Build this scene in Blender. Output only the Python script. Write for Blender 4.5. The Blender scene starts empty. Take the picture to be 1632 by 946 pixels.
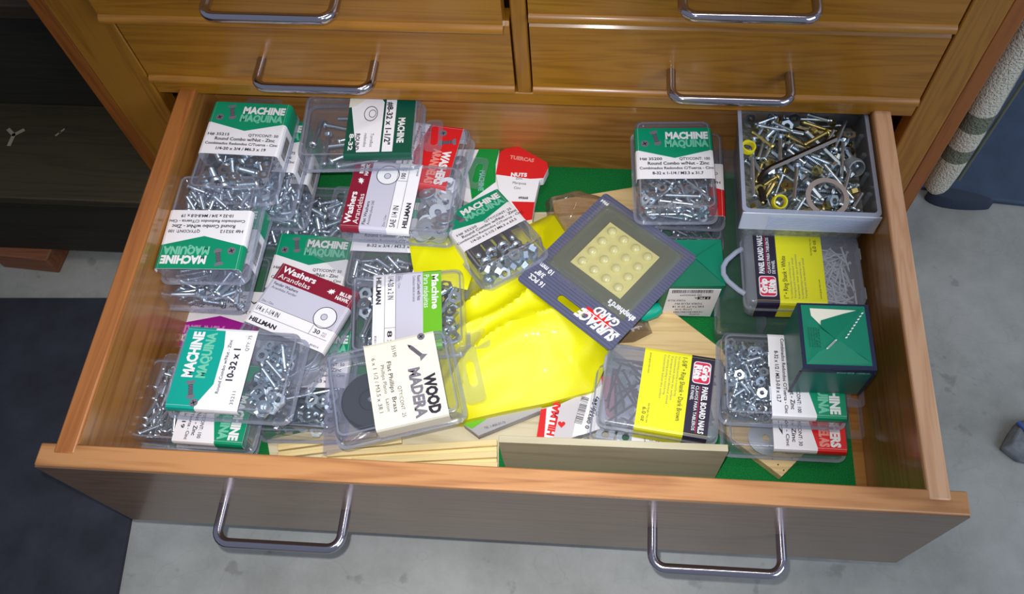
import bpy, math, random
from mathutils import Matrix, Vector, noise, Euler
random.seed(7)
PI = math.pi
SC = bpy.context.scene
COL = SC.collection

# ------------------------------------------------------------------ camera
IW, IH, F = 1632, 946, 1360.917
PX, PY = 816 + 68.435, 473 + 12.115
CAM = Vector((0.42377, -0.17076, 0.62309))
CROT = Euler((0.486334, 0.023567, 0.061123), 'XYZ')
CM = CROT.to_matrix()
cd = bpy.data.cameras.new('camera'); cam = bpy.data.objects.new('camera', cd); COL.objects.link(cam)
cam.location = CAM; cam.rotation_euler = CROT
cd.sensor_width = 36; cd.lens = 36 * F / IW
cd.shift_x = -(PX - 816) / IW; cd.shift_y = (PY - 473) / IW
cd.clip_start = 0.01
SC.camera = cam

def at(px, py, z):
    """where the line of sight through a photo pixel meets the height z"""
    d = CM @ Vector(((px - PX) / F, -(py - PY) / F, -1))
    return CAM + d * ((z - CAM.z) / d.z)

# ------------------------------------------------------------------ light
SC.view_settings.view_transform = 'Standard'; SC.view_settings.look = 'None'
SC.view_settings.gamma = 1; SC.view_settings.use_curve_mapping = False
SC.view_settings.exposure = 0.0
try:
    SC.cycles.transparent_max_bounces = 40; SC.cycles.max_bounces = 10
    SC.cycles.caustics_reflective = False; SC.cycles.caustics_refractive = False
except Exception: pass
w = bpy.data.worlds.new('world'); SC.world = w; w.use_nodes = True
w.node_tree.nodes['Background'].inputs[0].default_value = (0.62, 0.72, 0.9, 1)
w.node_tree.nodes['Background'].inputs[1].default_value = 0.34

def area(name, loc, target, size, power, color):
    l = bpy.data.lights.new(name, 'AREA'); l.shape = 'RECTANGLE'; l.size, l.size_y = size
    l.energy = power; l.color = color
    o = bpy.data.objects.new(name, l); COL.objects.link(o); o.location = loc
    o.rotation_euler = (Vector(target) - Vector(loc)).to_track_quat('-Z', 'Y').to_euler()
    return o
fl = bpy.data.lights.new('phone_flash', 'SPOT'); fl.energy = 20.5; fl.color = (1, 0.98, 0.96); fl.shadow_soft_size = 0.004
fl.spot_size = math.radians(67); fl.spot_blend = 1.0
fo = bpy.data.objects.new('phone_flash', fl); COL.objects.link(fo); fo.location = CAM + CM @ Vector((-0.012, 0.02, 0.005))
fo.rotation_euler = (Vector((0.28, 0.10, -0.1)) - fo.location).to_track_quat('-Z', 'Y').to_euler()
area('daylight_from_garage_door', (2.0, -0.8, 1.0), (0.8, 0.15, -0.3), (1.4, 1.0), 20, (0.72, 0.84, 1.0))
area('ceiling_tube', (0.55, 0.0, 2.2), (0.35, 0.3, 0), (1.2, 0.15), 9, (1.0, 0.93, 0.8))

# ------------------------------------------------------------------ materials
def lin(c):
    return tuple(((x / 255) / 12.92 if x / 255 <= 0.04045 else ((x / 255 + 0.055) / 1.055) ** 2.4) for x in c) + (1,)
MC = {}
def mat(name, rgb, rough=0.5, metal=0.0, coat=0.0, spec=0.5, noise_amt=0.0, nscale=80, bump=0.0, bscale=200):
    if name in MC: return MC[name]
    m = bpy.data.materials.new(name); m.use_nodes = True; nt = m.node_tree; b = nt.nodes['Principled BSDF']
    b.inputs['Base Color'].default_value = lin(rgb); b.inputs['Roughness'].default_value = rough
    b.inputs['Metallic'].default_value = metal; b.inputs['Coat Weight'].default_value = coat
    b.inputs['Specular IOR Level'].default_value = spec
    if noise_amt or bump:
        tc = nt.nodes.new('ShaderNodeTexCoord')
        if noise_amt:
            n = nt.nodes.new('ShaderNodeTexNoise'); n.inputs['Scale'].default_value = nscale; n.inputs['Detail'].default_value = 6
            r = nt.nodes.new('ShaderNodeMapRange'); r.inputs['From Min'].default_value = 0.3; r.inputs['From Max'].default_value = 0.7
            r.inputs['To Min'].default_value = 1 - noise_amt; r.inputs['To Max'].default_value = 1 + noise_amt
            x = nt.nodes.new('ShaderNodeVectorMath'); x.operation = 'SCALE'; x.inputs[0].default_value = lin(rgb)[:3]
            nt.links.new(tc.outputs['Object'], n.inputs['Vector']); nt.links.new(n.outputs[0], r.inputs['Value'])
            nt.links.new(r.outputs[0], x.inputs['Scale']); nt.links.new(x.outputs[0], b.inputs['Base Color'])
        if bump:
            n2 = nt.nodes.new('ShaderNodeTexNoise'); n2.inputs['Scale'].default_value = bscale; n2.inputs['Detail'].default_value = 4
            bp = nt.nodes.new('ShaderNodeBump'); bp.inputs['Strength'].default_value = bump; bp.inputs['Distance'].default_value = 0.002
            nt.links.new(tc.outputs['Object'], n2.inputs['Vector']); nt.links.new(n2.outputs[0], bp.inputs['Height'])
            nt.links.new(bp.outputs[0], b.inputs['Normal'])
    MC[name] = m; return m

def wood(name, c1, c2, axis='X', rough=0.4, coat=0.3, scale=1.0, streak=1.0):
    if name in MC: return MC[name]
    m = bpy.data.materials.new(name); m.use_nodes = True; nt = m.node_tree; b = nt.nodes['Principled BSDF']; N = nt.nodes.new; L = nt.links.new
    tc = N('ShaderNodeTexCoord'); mp = N('ShaderNodeMapping')
    s = {'X': (1.6, 22, 22), 'Y': (22, 1.6, 22), 'Z': (22, 22, 1.6)}[axis]
    mp.inputs['Scale'].default_value = tuple(v * scale for v in s)
    L(tc.outputs['Object'], mp.inputs['Vector'])
    n1 = N('ShaderNodeTexNoise'); n1.inputs['Scale'].default_value = 1.0; n1.inputs['Detail'].default_value = 3; n1.inputs['Distortion'].default_value = 1.2
    L(mp.outputs[0], n1.inputs['Vector'])
    mm = N('ShaderNodeMath'); mm.operation = 'MULTIPLY'; mm.inputs[1].default_value = 9.0 * streak; L(n1.outputs[0], mm.inputs[0])
    sn = N('ShaderNodeMath'); sn.operation = 'FRACT'; L(mm.outputs[0], sn.inputs[0])
    pp = N('ShaderNodeMath'); pp.operation = 'PINGPONG'; pp.inputs[1].default_value = 0.5; L(sn.outputs[0], pp.inputs[0])
    mp2 = N('ShaderNodeMapping'); s2 = {'X': (12, 260, 260), 'Y': (260, 12, 260), 'Z': (260, 260, 12)}[axis]
    mp2.inputs['Scale'].default_value = tuple(v * scale for v in s2); L(tc.outputs['Object'], mp2.inputs['Vector'])
    n2 = N('ShaderNodeTexNoise'); n2.inputs['Scale'].default_value = 1.0; n2.inputs['Detail'].default_value = 4; L(mp2.outputs[0], n2.inputs['Vector'])
    a1 = N('ShaderNodeMath'); a1.operation = 'MULTIPLY_ADD'; a1.inputs[1].default_value = 0.7; L(pp.outputs[0], a1.inputs[0])
    a2 = N('ShaderNodeMath'); a2.operation = 'MULTIPLY'; a2.inputs[1].default_value = 0.75; L(n2.outputs[0], a2.inputs[0]); L(a2.outputs[0], a1.inputs[2])
    cr = N('ShaderNodeValToRGB'); cr.color_ramp.elements[0].position = 0.25; cr.color_ramp.elements[0].color = lin(c2)
    cr.color_ramp.elements[1].position = 0.62; cr.color_ramp.elements[1].color = lin(c1)
    L(a1.outputs[0], cr.inputs[0]); L(cr.outputs[0], b.inputs['Base Color'])
    b.inputs['Roughness'].default_value = rough; b.inputs['Coat Weight'].default_value = coat; b.inputs['Coat Roughness'].default_value = 0.15
    bp = N('ShaderNodeBump'); bp.inputs['Strength'].default_value = 0.15; bp.inputs['Distance'].default_value = 0.001
    L(n2.outputs[0], bp.inputs['Height']); L(bp.outputs[0], b.inputs['Normal'])
    MC[name] = m; return m

def clear(name, tint=(0.965, 0.97, 0.985), haze=0.045, hazecol=(200, 206, 232), base=0.05, edge=0.55, rough=0.07, bump=0.0, bscale=60, gz=0.30):
    """thin clear plastic sheet: see-through, with a sheen that grows at grazing angles"""
    if name in MC: return MC[name]
    m = bpy.data.materials.new(name); m.use_nodes = True; nt = m.node_tree; nt.nodes.clear(); N = nt.nodes.new; L = nt.links.new
    out = N('ShaderNodeOutputMaterial'); tr = N('ShaderNodeBsdfTransparent'); tr.inputs[0].default_value = tint + (1,)
    gl = N('ShaderNodeBsdfGlossy'); gl.inputs['Roughness'].default_value = rough; gl.inputs[0].default_value = (1, 1, 1, 1)
    df = N('ShaderNodeBsdfDiffuse'); df.inputs[0].default_value = lin(hazecol)
    m1 = N('ShaderNodeMixShader'); L(tr.outputs[0], m1.inputs[1]); L(df.outputs[0], m1.inputs[2])
    lw = N('ShaderNodeLayerWeight'); lw.inputs[0].default_value = 0.5
    pw = N('ShaderNodeMath'); pw.operation = 'POWER'; pw.inputs[1].default_value = 3.2; L(lw.outputs['Facing'], pw.inputs[0])
    ma = N('ShaderNodeMath'); ma.operation = 'MULTIPLY_ADD'; ma.inputs[1].default_value = edge; ma.inputs[2].default_value = base; L(pw.outputs[0], ma.inputs[0])
    p2 = N('ShaderNodeMath'); p2.operation = 'POWER'; p2.inputs[1].default_value = 1.6; L(lw.outputs['Facing'], p2.inputs[0])
    hz = N('ShaderNodeMath'); hz.operation = 'MULTIPLY_ADD'; hz.inputs[1].default_value = gz; hz.inputs[2].default_value = haze; L(p2.outputs[0], hz.inputs[0]); L(hz.outputs[0], m1.inputs[0])
    m2 = N('ShaderNodeMixShader'); L(ma.outputs[0], m2.inputs[0]); L(m1.outputs[0], m2.inputs[1]); L(gl.outputs[0], m2.inputs[2])
    if bump:
        tc = N('ShaderNodeTexCoord'); n = N('ShaderNodeTexNoise'); n.inputs['Scale'].default_value = bscale; n.inputs['Detail'].default_value = 3
        bp = N('ShaderNodeBump'); bp.inputs['Strength'].default_value = bump; bp.inputs['Distance'].default_value = 0.003
        L(tc.outputs['Object'], n.inputs['Vector']); L(n.outputs[0], bp.inputs['Height']); L(bp.outputs[0], gl.inputs['Normal']); L(bp.outputs[0], lw.inputs['Normal'])
    L(m2.outputs[0], out.inputs[0]); MC[name] = m; return m

OAK_X = wood('oak_x', (168, 112, 30), (144, 90, 18), 'X', 0.35, 0.3)
OAK_Z = wood('oak_z', (162, 108, 30), (140, 88, 20), 'Z', 0.35, 0.3)
OAK_EDGE = wood('oak_edge', (150, 84, 24), (118, 60, 12), 'Z', 0.4, 0.3)
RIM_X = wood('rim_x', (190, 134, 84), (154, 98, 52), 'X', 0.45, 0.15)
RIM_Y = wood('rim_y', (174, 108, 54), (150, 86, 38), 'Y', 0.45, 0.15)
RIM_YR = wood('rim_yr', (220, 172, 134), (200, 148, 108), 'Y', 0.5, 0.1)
INNER = wood('inner', (176, 122, 60), (146, 94, 40), 'X', 0.35, 0.4, 0.7)
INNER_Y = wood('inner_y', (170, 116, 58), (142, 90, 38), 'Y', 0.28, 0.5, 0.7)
PALE = wood('pale', (232, 204, 150), (206, 172, 116), 'X', 0.6, 0.0)
PALE2 = wood('pale2', (224, 214, 184), (200, 186, 150), 'X', 0.6, 0.0, 0.8)
DOWEL = wood('dowel', (244, 224, 168), (222, 192, 128), 'X', 0.55, 0.0)
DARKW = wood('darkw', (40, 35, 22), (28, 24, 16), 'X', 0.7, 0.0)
REDW = wood('redw', (136, 84, 56), (112, 66, 42), 'X', 0.7, 0.0)
CHROME = mat('chrome', (186, 180, 192), 0.12, 1.0)
ZINC = mat('zinc', (214, 226, 236), 0.32, 1.0)
ZINCD = mat('zinc_dark', (160, 168, 178), 0.35, 1.0)
BRASS = mat('brass', (206, 188, 120), 0.32, 1.0)
BLACKOX = mat('black_oxide', (84, 78, 74), 0.35, 1.0)
STEEL = mat('dull_steel', (190, 180, 176), 0.5, 0.8)
BROWNN = mat('dark_brown_nail', (64, 50, 58), 0.4)
WHITEN = mat('white_nail', (226, 230, 236), 0.4)
PAPER = mat('paper', (250, 248, 254), 0.55, noise_amt=0.02, nscale=40)
CREAM = mat('cream', (236, 232, 214), 0.6)
GREEN = mat('green_print', (0, 150, 108), 0.4)
TEAL = mat('teal_print', (0, 168, 152), 0.4)
DGREEN = mat('dark_green_print', (14, 84, 66), 0.4)
LIME = mat('lime_print', (112, 190, 40), 0.4)
GREEN2 = mat('leaf_green_print', (10, 150, 62), 0.4)
RED = mat('red_print', (226, 34, 38), 0.4)
MAROON = mat('maroon_print', (140, 26, 52), 0.4)
PURPLE = mat('purple_print', (168, 30, 150), 0.4)
LILAC = mat('lilac_grey', (206, 204, 222), 0.5)
YEL = mat('yellow_print', (238, 236, 40), 0.45)
NAVY = mat('navy_print', (44, 36, 62), 0.4)
INK = mat('ink', (40, 36, 52), 0.5)
INKG = mat('ink_grey', (120, 116, 128), 0.5)
WINK = mat('white_ink', (245, 245, 248), 0.5)
PINK = mat('pinkred', (216, 44, 84), 0.4)
GHOST = mat('ghost_green', (120, 206, 176), 0.5)
GHOSTR = mat('ghost_red', (240, 150, 140), 0.5)
GHOSTP = mat('ghost_purple', (214, 130, 206), 0.5)
CLEAR = clear('clear_plastic')
FROST = clear('frosted_plastic', (0.86, 0.88, 0.92), 0.2, (205, 210, 228), 0.04, 0.5, 0.2)
FROSTW = clear('white_plastic', (0.8, 0.84, 0.93), 0.42, (214, 222, 245), 0.05, 0.4, 0.25)
EDGE = clear('plastic_edge', (0.86, 0.88, 0.93), 0.16, (215, 220, 238), 0.12, 0.5, 0.12)
FILM = clear('plastic_film', (0.93, 0.93, 0.95), 0.06, (200, 200, 210), 0.06, 0.6, 0.1, 0.5, 45)

# ------------------------------------------------------------------ mesh tools
class MB:
    def __init__(s): s.v = []; s.f = []; s.m = []
    def add(s, vs, fs, mi=0, M=None):
        o = len(s.v)
        s.v += [tuple(M @ Vector(p)) if M is not None else tuple(p) for p in vs]
        s.f += [tuple(i + o for i in f) for f in fs]; s.m += [mi] * len(fs); return s
    def box(s, x0, x1, y0, y1, z0, z1, mi=0, M=None):
        vs = [(x, y, z) for z in (z0, z1) for y in (y0, y1) for x in (x0, x1)]
        return s.add(vs, [(0, 2, 3, 1), (4, 5, 7, 6), (0, 1, 5, 4), (1, 3, 7, 5), (3, 2, 6, 7), (2, 0, 4, 6)], mi, M)
    def prism(s, poly, z0, z1, mi=0, M=None):
        n = len(poly); vs = [(p[0], p[1], z0) for p in poly] + [(p[0], p[1], z1) for p in poly]
        fs = [tuple(range(n - 1, -1, -1)), tuple(range(n, 2 * n))] + [(i, (i + 1) % n, n + (i + 1) % n, n + i) for i in range(n)]
        return s.add(vs, fs, mi, M)
    def loft(s, rings, cap0=True, cap1=True, mi=0, M=None):
        n = len(rings[0]); vs = [p for r in rings for p in r]; fs = []
        for k in range(len(rings) - 1):
            for i in range(n): j = (i + 1) % n; fs.append((k * n + i, k * n + j, (k + 1) * n + j, (k + 1) * n + i))
        if cap0: fs.append(tuple(range(n - 1, -1, -1)))
        if cap1: fs.append(tuple(range((len(rings) - 1) * n, len(rings) * n)))
        return s.add(vs, fs, mi, M)
    def lathe(s, prof, n=12, mi=0, M=None):
        return s.loft([[(r * math.cos(2 * PI * i / n), r * math.sin(2 * PI * i / n), z) for i in range(n)] for r, z in prof], True, True, mi, M)
    def tube(s, pts, r, n=10, mi=0, M=None):
        pts = [Vector(p) for p in pts]; rings = []; up = None
        for k, p in enumerate(pts):
            t = (pts[min(k + 1, len(pts) - 1)] - pts[max(k - 1, 0)]).normalized()
            if up is None: up = t.orthogonal().normalized()
            up = (up - t * up.dot(t)).normalized(); b = t.cross(up)
            rings.append([tuple(p + (up * math.cos(2 * PI * i / n) + b * math.sin(2 * PI * i / n)) * r) for i in range(n)])
        return s.loft(rings, True, True, mi, M)
    def ringplate(s, outer, inner, z0, z1, mi=0, M=None):
        n = len(outer); vs = []
        for z in (z0, z1): vs += [(p[0], p[1], z) for p in outer] + [(p[0], p[1], z) for p in inner]
        fs = []
        for i in range(n):
            j = (i + 1) % n
            fs += [(2 * n + i, 2 * n + j, 3 * n + j, 3 * n + i), (i, n + i, n + j, j), (i, j, 2 * n + j, 2 * n + i), (n + j, n + i, 3 * n + i, 3 * n + j)]
        return s.add(vs, fs, mi, M)
    def mesh(s, name, mats, smooth=True, ang=35):
        me = bpy.data.meshes.new(name); me.from_pydata(s.v, [], s.f)
        for m in (mats if isinstance(mats, (list, tuple)) else [mats]): me.materials.append(m)
        me.polygons.foreach_set('material_index', s.m)
        if smooth:
            me.polygons.foreach_set('use_smooth', [True] * len(s.f)); me.update()
            try: me.set_sharp_from_angle(angle=math.radians(ang))
            except Exception: pass
        me.update(); return me
    def build(s, name, mats, parent=None, bevel=0, smooth=True):
        o = bpy.data.objects.new(name, s.mesh(name, mats, smooth)); COL.objects.link(o)
        if parent: o.parent = parent
        if bevel:
            b = o.modifiers.new('b', 'BEVEL'); b.width = bevel; b.segments = 2; b.limit_method = 'ANGLE'; b.angle_limit = 0.7
        return o

def thing(name, label, cat, loc=(0, 0, 0), rot=(0, 0, 0), group=None):
    o = bpy.data.objects.new(name, None); COL.objects.link(o); o.location = loc; o.rotation_euler = rot
    o.empty_display_size = 0.02
    return tag(o, label, cat, group)
def tag(o, label, cat, group=None):
    o['label'] = label; o['category'] = cat
    if group: o['group'] = group
    return o
def struct(o): o['kind'] = 'structure'; return o
def rr(w, l, r, n=4, cx=0, cy=0):
    out = []
    for sx, sy, a in ((1, 1, 0), (-1, 1, 90), (-1, -1, 180), (1, -1, 270)):
        for k in range(n + 1):
            t = math.radians(a + 90 * k / n)
            out.append((cx + sx * (w / 2 - r) + r * math.cos(t), cy + sy * (l / 2 - r) + r * math.sin(t)))
    return out
def lift(o2, z): return [(x, y, z) for x, y in o2]

TC = {}
def textgeo(s, bold):
    k = (s, bold)
    if k in TC: return TC[k]
    c = bpy.data.curves.new('t', 'FONT'); c.body = s; c.size = 1; c.resolution_u = 2; c.offset = bold; c.fill_mode = 'FRONT'
    o = bpy.data.objects.new('t', c); me = o.to_mesh()
    vs = [v.co.copy() for v in me.vertices]; fs = [tuple(p.vertices) for p in me.polygons]
    o.to_mesh_clear(); bpy.data.objects.remove(o); bpy.data.curves.remove(c)
    x1 = max((v.x for v in vs), default=0); x0 = min((v.x for v in vs), default=0)
    TC[k] = (vs, fs, x0, x1); return TC[k]
def put_text(mb, s, x, y, h, mi, width=None, bold=0.0, align='L', rot=0, z=0.0, shear=0, base=None):
    """h = cap height; width forces the printed length"""
    vs, fs, x0, x1 = textgeo(s, bold); sy = h / 0.70; sx = (width / (x1 - x0)) if width else sy
    W = (x1 - x0) * sx; off = {'L': 0, 'C': -W / 2, 'R': -W}[align]
    M = (base or Matrix()) @ Matrix.Translation((x, y, z)) @ Matrix.Rotation(math.radians(rot), 4, 'Z')
    mb.add([((v.x - x0) * sx + off + shear * v.y * sy, v.y * sy, 0) for v in vs], fs, mi, M)
def barcode(mb, x0, x1, y0, y1, z, mi, rnd, vertical=False, base=None):
    x = x0
    while x < x1:
        wd = rnd.choice((0.0003, 0.0005, 0.0008))
        if vertical: mb.add([(y0, x, z), (y1, x, z), (y1, x + wd, z), (y0, x + wd, z)], [(0, 1, 2, 3)], mi, base)
        else: mb.add([(x, y0, z), (x + wd, y0, z), (x + wd, y1, z), (x, y1, z)], [(0, 1, 2, 3)], mi, base)
        x += wd + rnd.choice((0.0004, 0.0007))

# ------------------------------------------------------------------ room: floor
FLZ = -0.30
concrete = bpy.data.materials.new('concrete'); concrete.use_nodes = True
nt = concrete.node_tree; b = nt.nodes['Principled BSDF']; tc = nt.nodes.new('ShaderNodeTexCoord')
n1 = nt.nodes.new('ShaderNodeTexNoise'); n1.inputs['Scale'].default_value = 7; n1.inputs['Detail'].default_value = 9; n1.inputs['Roughness'].default_value = 0.7
cr = nt.nodes.new('ShaderNodeValToRGB'); cr.color_ramp.elements[0].position = 0.25; cr.color_ramp.elements[0].color = lin((128, 130, 126))
cr.color_ramp.elements[1].position = 0.7; cr.color_ramp.elements[1].color = lin((172, 173, 170))
nt.links.new(tc.outputs['Object'], n1.inputs['Vector']); nt.links.new(n1.outputs[0], cr.inputs[0])
vo = nt.nodes.new('ShaderNodeTexVoronoi'); vo.feature = 'DISTANCE_TO_EDGE'; vo.inputs['Scale'].default_value = 5
nd = nt.nodes.new('ShaderNodeTexNoise'); nd.inputs['Scale'].default_value = 12; nt.links.new(tc.outputs['Object'], nd.inputs['Vector'])
mxv = nt.nodes.new('ShaderNodeMix'); mxv.data_type = 'VECTOR'; mxv.inputs[0].default_value = 0.35
nt.links.new(tc.outputs['Object'], mxv.inputs[4]); nt.links.new(nd.outputs[1], mxv.inputs[5]); nt.links.new(mxv.outputs[1], vo.inputs['Vector'])
cr2 = nt.nodes.new('ShaderNodeValToRGB'); cr2.color_ramp.elements[0].position = 0.0; cr2.color_ramp.elements[0].color = (0.93, 0.93, 0.93, 1)
cr2.color_ramp.elements[1].position = 0.012; cr2.color_ramp.elements[1].color = (1, 1, 1, 1)
nt.links.new(vo.outputs['Distance'], cr2.inputs[0])
n3 = nt.nodes.new('ShaderNodeTexNoise'); n3.inputs['Scale'].default_value = 38; n3.inputs['Detail'].default_value = 3; nt.links.new(tc.outputs['Object'], n3.inputs['Vector'])
cr3 = nt.nodes.new('ShaderNodeValToRGB'); cr3.color_ramp.elements[0].position = 0.27; cr3.color_ramp.elements[0].color = (0.74, 0.74, 0.74, 1)
cr3.color_ramp.elements[1].position = 0.33; cr3.color_ramp.elements[1].color = (1, 1, 1, 1); nt.links.new(n3.outputs[0], cr3.inputs[0])
m1 = nt.nodes.new('ShaderNodeMix'); m1.data_type = 'RGBA'; m1.blend_type = 'MULTIPLY'; m1.inputs[0].default_value = 1
m2 = nt.nodes.new('ShaderNodeMix'); m2.data_type = 'RGBA'; m2.blend_type = 'MULTIPLY'; m2.inputs[0].default_value = 1
nt.links.new(cr.outputs[0], m1.inputs[6]); nt.links.new(cr2.outputs[0], m1.inputs[7]); nt.links.new(m1.outputs[2], m2.inputs[6]); nt.links.new(cr3.outputs[0], m2.inputs[7])
nt.links.new(m2.outputs[2], b.inputs['Base Color']); b.inputs['Roughness'].default_value = 0.6
MBf = MB(); MBf.box(-2.5, 3, -2, 3, FLZ - 0.05, FLZ); struct(MBf.build('floor', concrete))

# ------------------------------------------------------------------ cabinet
YC = 0.373
cab = thing('wooden_cabinet', 'orange varnished wooden drawer cabinet with its wide bottom drawer pulled open', 'cabinet', (0, 0, 0))
def part(name, m, parent, x0, x1, y0, y1, z0, z1, bevel=0.0015):
    mb = MB(); mb.box(x0, x1, y0, y1, z0, z1); return mb.build(name, m, parent, bevel)
TOP = 0.34
part('stile', OAK_Z, cab, -0.062, -0.011, YC, YC + 0.02, -0.29, TOP)
part('stile', OAK_Z, cab, 0.709, 0.7405, YC, YC + 0.02, -0.29, TOP)
part('side_panel', OAK_EDGE, cab, -0.078, -0.062, YC + 0.001, 0.85, -0.29, TOP)
part('side_panel', OAK_EDGE, cab, 0.7405, 0.7565, YC + 0.001, 0.85, -0.29, TOP)
part('bottom_rail', OAK_X, cab, -0.011, 0.709, YC + 0.001, YC + 0.02, -0.006, 0.0098)
part('base_rail', OAK_X, cab, -0.011, 0.709, YC + 0.003, YC + 0.02, -0.29, -0.17)
part('center_divider', OAK_Z, cab, 0.3405, 0.3545, YC + 0.001, 0.83, 0.0098, TOP - 0.001)
part('back_panel', DARKW, cab, -0.062, 0.7405, 0.835, 0.85, -0.289, TOP - 0.001)
part('top_panel', OAK_X, cab, -0.09, 0.77, YC - 0.02, 0.86, TOP, TOP + 0.02)
part('shelf', DARKW, cab, -0.011, 0.709, YC + 0.021, 0.83, 0.0, 0.0095)
part('foot', DARKW, cab, -0.07, -0.02, YC + 0.02, YC + 0.06, FLZ, -0.29); part('foot', DARKW, cab, 0.70, 0.75, YC + 0.02, YC + 0.06, FLZ, -0.29)
part('foot', DARKW, cab, -0.07, -0.02, 0.79, 0.84, FLZ, -0.29); part('foot', DARKW, cab, 0.70, 0.75, 0.79, 0.84, FLZ, -0.29)

def pull_mesh(cc, out=0.032, r=0.0042):
    pts = [(-cc / 2, 0, 0)]; R = 0.011
    pts.append((-cc / 2, -out + R, 0))
    for k in range(1, 7):
        a = PI / 2 * k / 6; pts.append((-cc / 2 + R - R * math.cos(a), -out + R - R * math.sin(a), 0))
    pts += [(cc / 2 - R, -out, 0)]
    for k in range(1, 7):
        a = PI / 2 * k / 6; pts.append((cc / 2 - R + R * math.sin(a), -out + R - R * math.cos(a), 0))
    pts.append((cc / 2, 0, 0))
    mb = MB(); mb.tube(pts, r, 14); return mb.mesh('drawer_pull', CHROME, True, 60)
PULL = pull_mesh(0.104)
def pull(parent, x, y, z):
    o = bpy.data.objects.new('drawer_pull', PULL); COL.objects.link(o); o.parent = parent; o.location = (x, y, z); return o
def drawer_front(x0, x1, y, z0, z1, hx, hz):
    mb = MB(); t = 0.018
    # profile: flat face with a rounded lip along the bottom and a small bevel on top
    prof = [(y + t, z0), (y - 0.001, z0), (y - 0.0035, z0 + 0.0015), (y - 0.004, z0 + 0.004), (y - 0.003, z0 + 0.0065), (y, z0 + 0.0085), (y, z1 - 0.003), (y + 0.003, z1), (y + t, z1)]
    mb.loft([[(x, p[0], p[1]) for p in prof] for x in (x0, x1)])
    mb.box(x0 + 0.012, x1 - 0.012, y + t, y + t + 0.4, z0 + 0.002, z1 - 0.01)
    o = mb.build('drawer', OAK_X, cab); pull(o, hx, y, hz); return o
drawer_front(-0.009, 0.339, YC, 0.0115, 0.0965, 0.1610, 0.0445)
drawer_front(0.356, 0.707, YC, 0.0115, 0.0965, 0.5325, 0.0455)
drawer_front(-0.009, 0.336, YC - 0.014, 0.0995, 0.2, 0.1540, 0.140)
drawer_front(0.356, 0.707, YC, 0.0995, 0.2, 0.5325, 0.140)
drawer_front(-0.009, 0.339, YC, 0.203, 0.335, 0.161, 0.26); drawer_front(0.356, 0.707, YC, 0.203, 0.335, 0.5325, 0.26)

# the open drawer: front board carries the rest
DB = -0.132      # top of drawer bottom board
FELT = -0.130
mb = MB()
mb.box(0, 0.70, 0, 0.018, -0.1646, 0)
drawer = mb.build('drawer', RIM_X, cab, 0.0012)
FRONTFACE = wood('front_face', (116, 88, 66), (100, 74, 54), 'X', 0.32, 0.4)  # brown wood greyed: floor reflection at grazing view is put into the colour
mb = MB(); mb.box(0.0005, 0.6995, -0.0012, 0.0002, -0.1643, -0.0015); mb.build('front_reflection_skin', FRONTFACE, drawer)
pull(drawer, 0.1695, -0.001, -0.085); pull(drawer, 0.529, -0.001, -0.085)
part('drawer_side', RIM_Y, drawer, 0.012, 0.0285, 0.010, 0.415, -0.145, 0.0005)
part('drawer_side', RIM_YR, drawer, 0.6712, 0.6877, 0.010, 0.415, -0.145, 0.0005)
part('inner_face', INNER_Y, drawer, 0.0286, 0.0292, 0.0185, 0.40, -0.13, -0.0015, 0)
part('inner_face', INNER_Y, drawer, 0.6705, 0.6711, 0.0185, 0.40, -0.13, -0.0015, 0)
part('drawer_back', INNER, drawer, 0.0285, 0.6712, 0.396, 0.412, -0.145, -0.012)
part('drawer_bottom', INNER, drawer, 0.0285, 0.6712, 0.018, 0.396, -0.14, DB, 0)
felt = mat('green_felt', (26, 126, 62), 0.95, spec=0.1, noise_amt=0.35, nscale=900, bump=0.6, bscale=1500)
part('felt_liner', felt, drawer, 0.031, 0.6605, 0.0185, 0.3955, DB, FELT, 0)

# ------------------------------------------------------------------ surroundings
rubber = mat('dark_rubber', (40, 43, 54), 0.7, noise_amt=0.35, nscale=25, bump=0.3, bscale=90)
mbm = MB(); mbm.prism([(-1.2, -0.6), (-0.045, -0.6), (-0.0637, -0.0498), (-0.075, 0.05), (-0.12, 0.2), (-0.15, 0.296), (-0.3203, 0.2877), (-1.2, 0.27)], FLZ, FLZ + 0.006)
tag(mbm.build('floor_mat', rubber), 'dark mottled floor mat on the concrete left of the open drawer', 'floor mat')
blue = mat('blue_rubber', (58, 74, 98), 0.75, noise_amt=0.12, nscale=30, bump=0.35, bscale=60)
mbm = MB()
poly = [(0.826, 0.508), (0.865, 0.503), (0.885, 0.492), (0.9643, 0.4852), (1.3, 0.47), (1.4, 1.4), (0.79, 1.4), (0.79, 0.515)]
mbm.prism(poly, FLZ, FLZ + 0.009)
o = mbm.build('rubber_mat', blue, None, 0.003); tag(o, 'blue-grey rubber mat on the floor behind the hanging towel', 'floor mat')
lob = MB(); mbp = [(0.842 + 0.0 * i, 0) for i in range(1)]
pts = []
for k in range(24):
    a = 2 * PI * k / 24; pts.append((0.880 + 0.040 * math.cos(a), 0.4875 + (0.010 - 0.004 * math.cos(a)) * math.sin(a) - 0.006 * math.cos(a)))
lob.loft([lift(pts, FLZ + 0.0002), lift(pts, FLZ + 0.012), lift([(0.880 + (x - 0.880) * 0.9, 0.4875 + (y - 0.4875) * 0.8) for x, y in pts], FLZ + 0.018)])
tag(lob.build('shoe_sole', mat('navy_rubber', (44, 54, 72), 0.6), None), 'dark blue flat rubber sole lying at the edge of the blue-grey mat', 'shoe')
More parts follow.
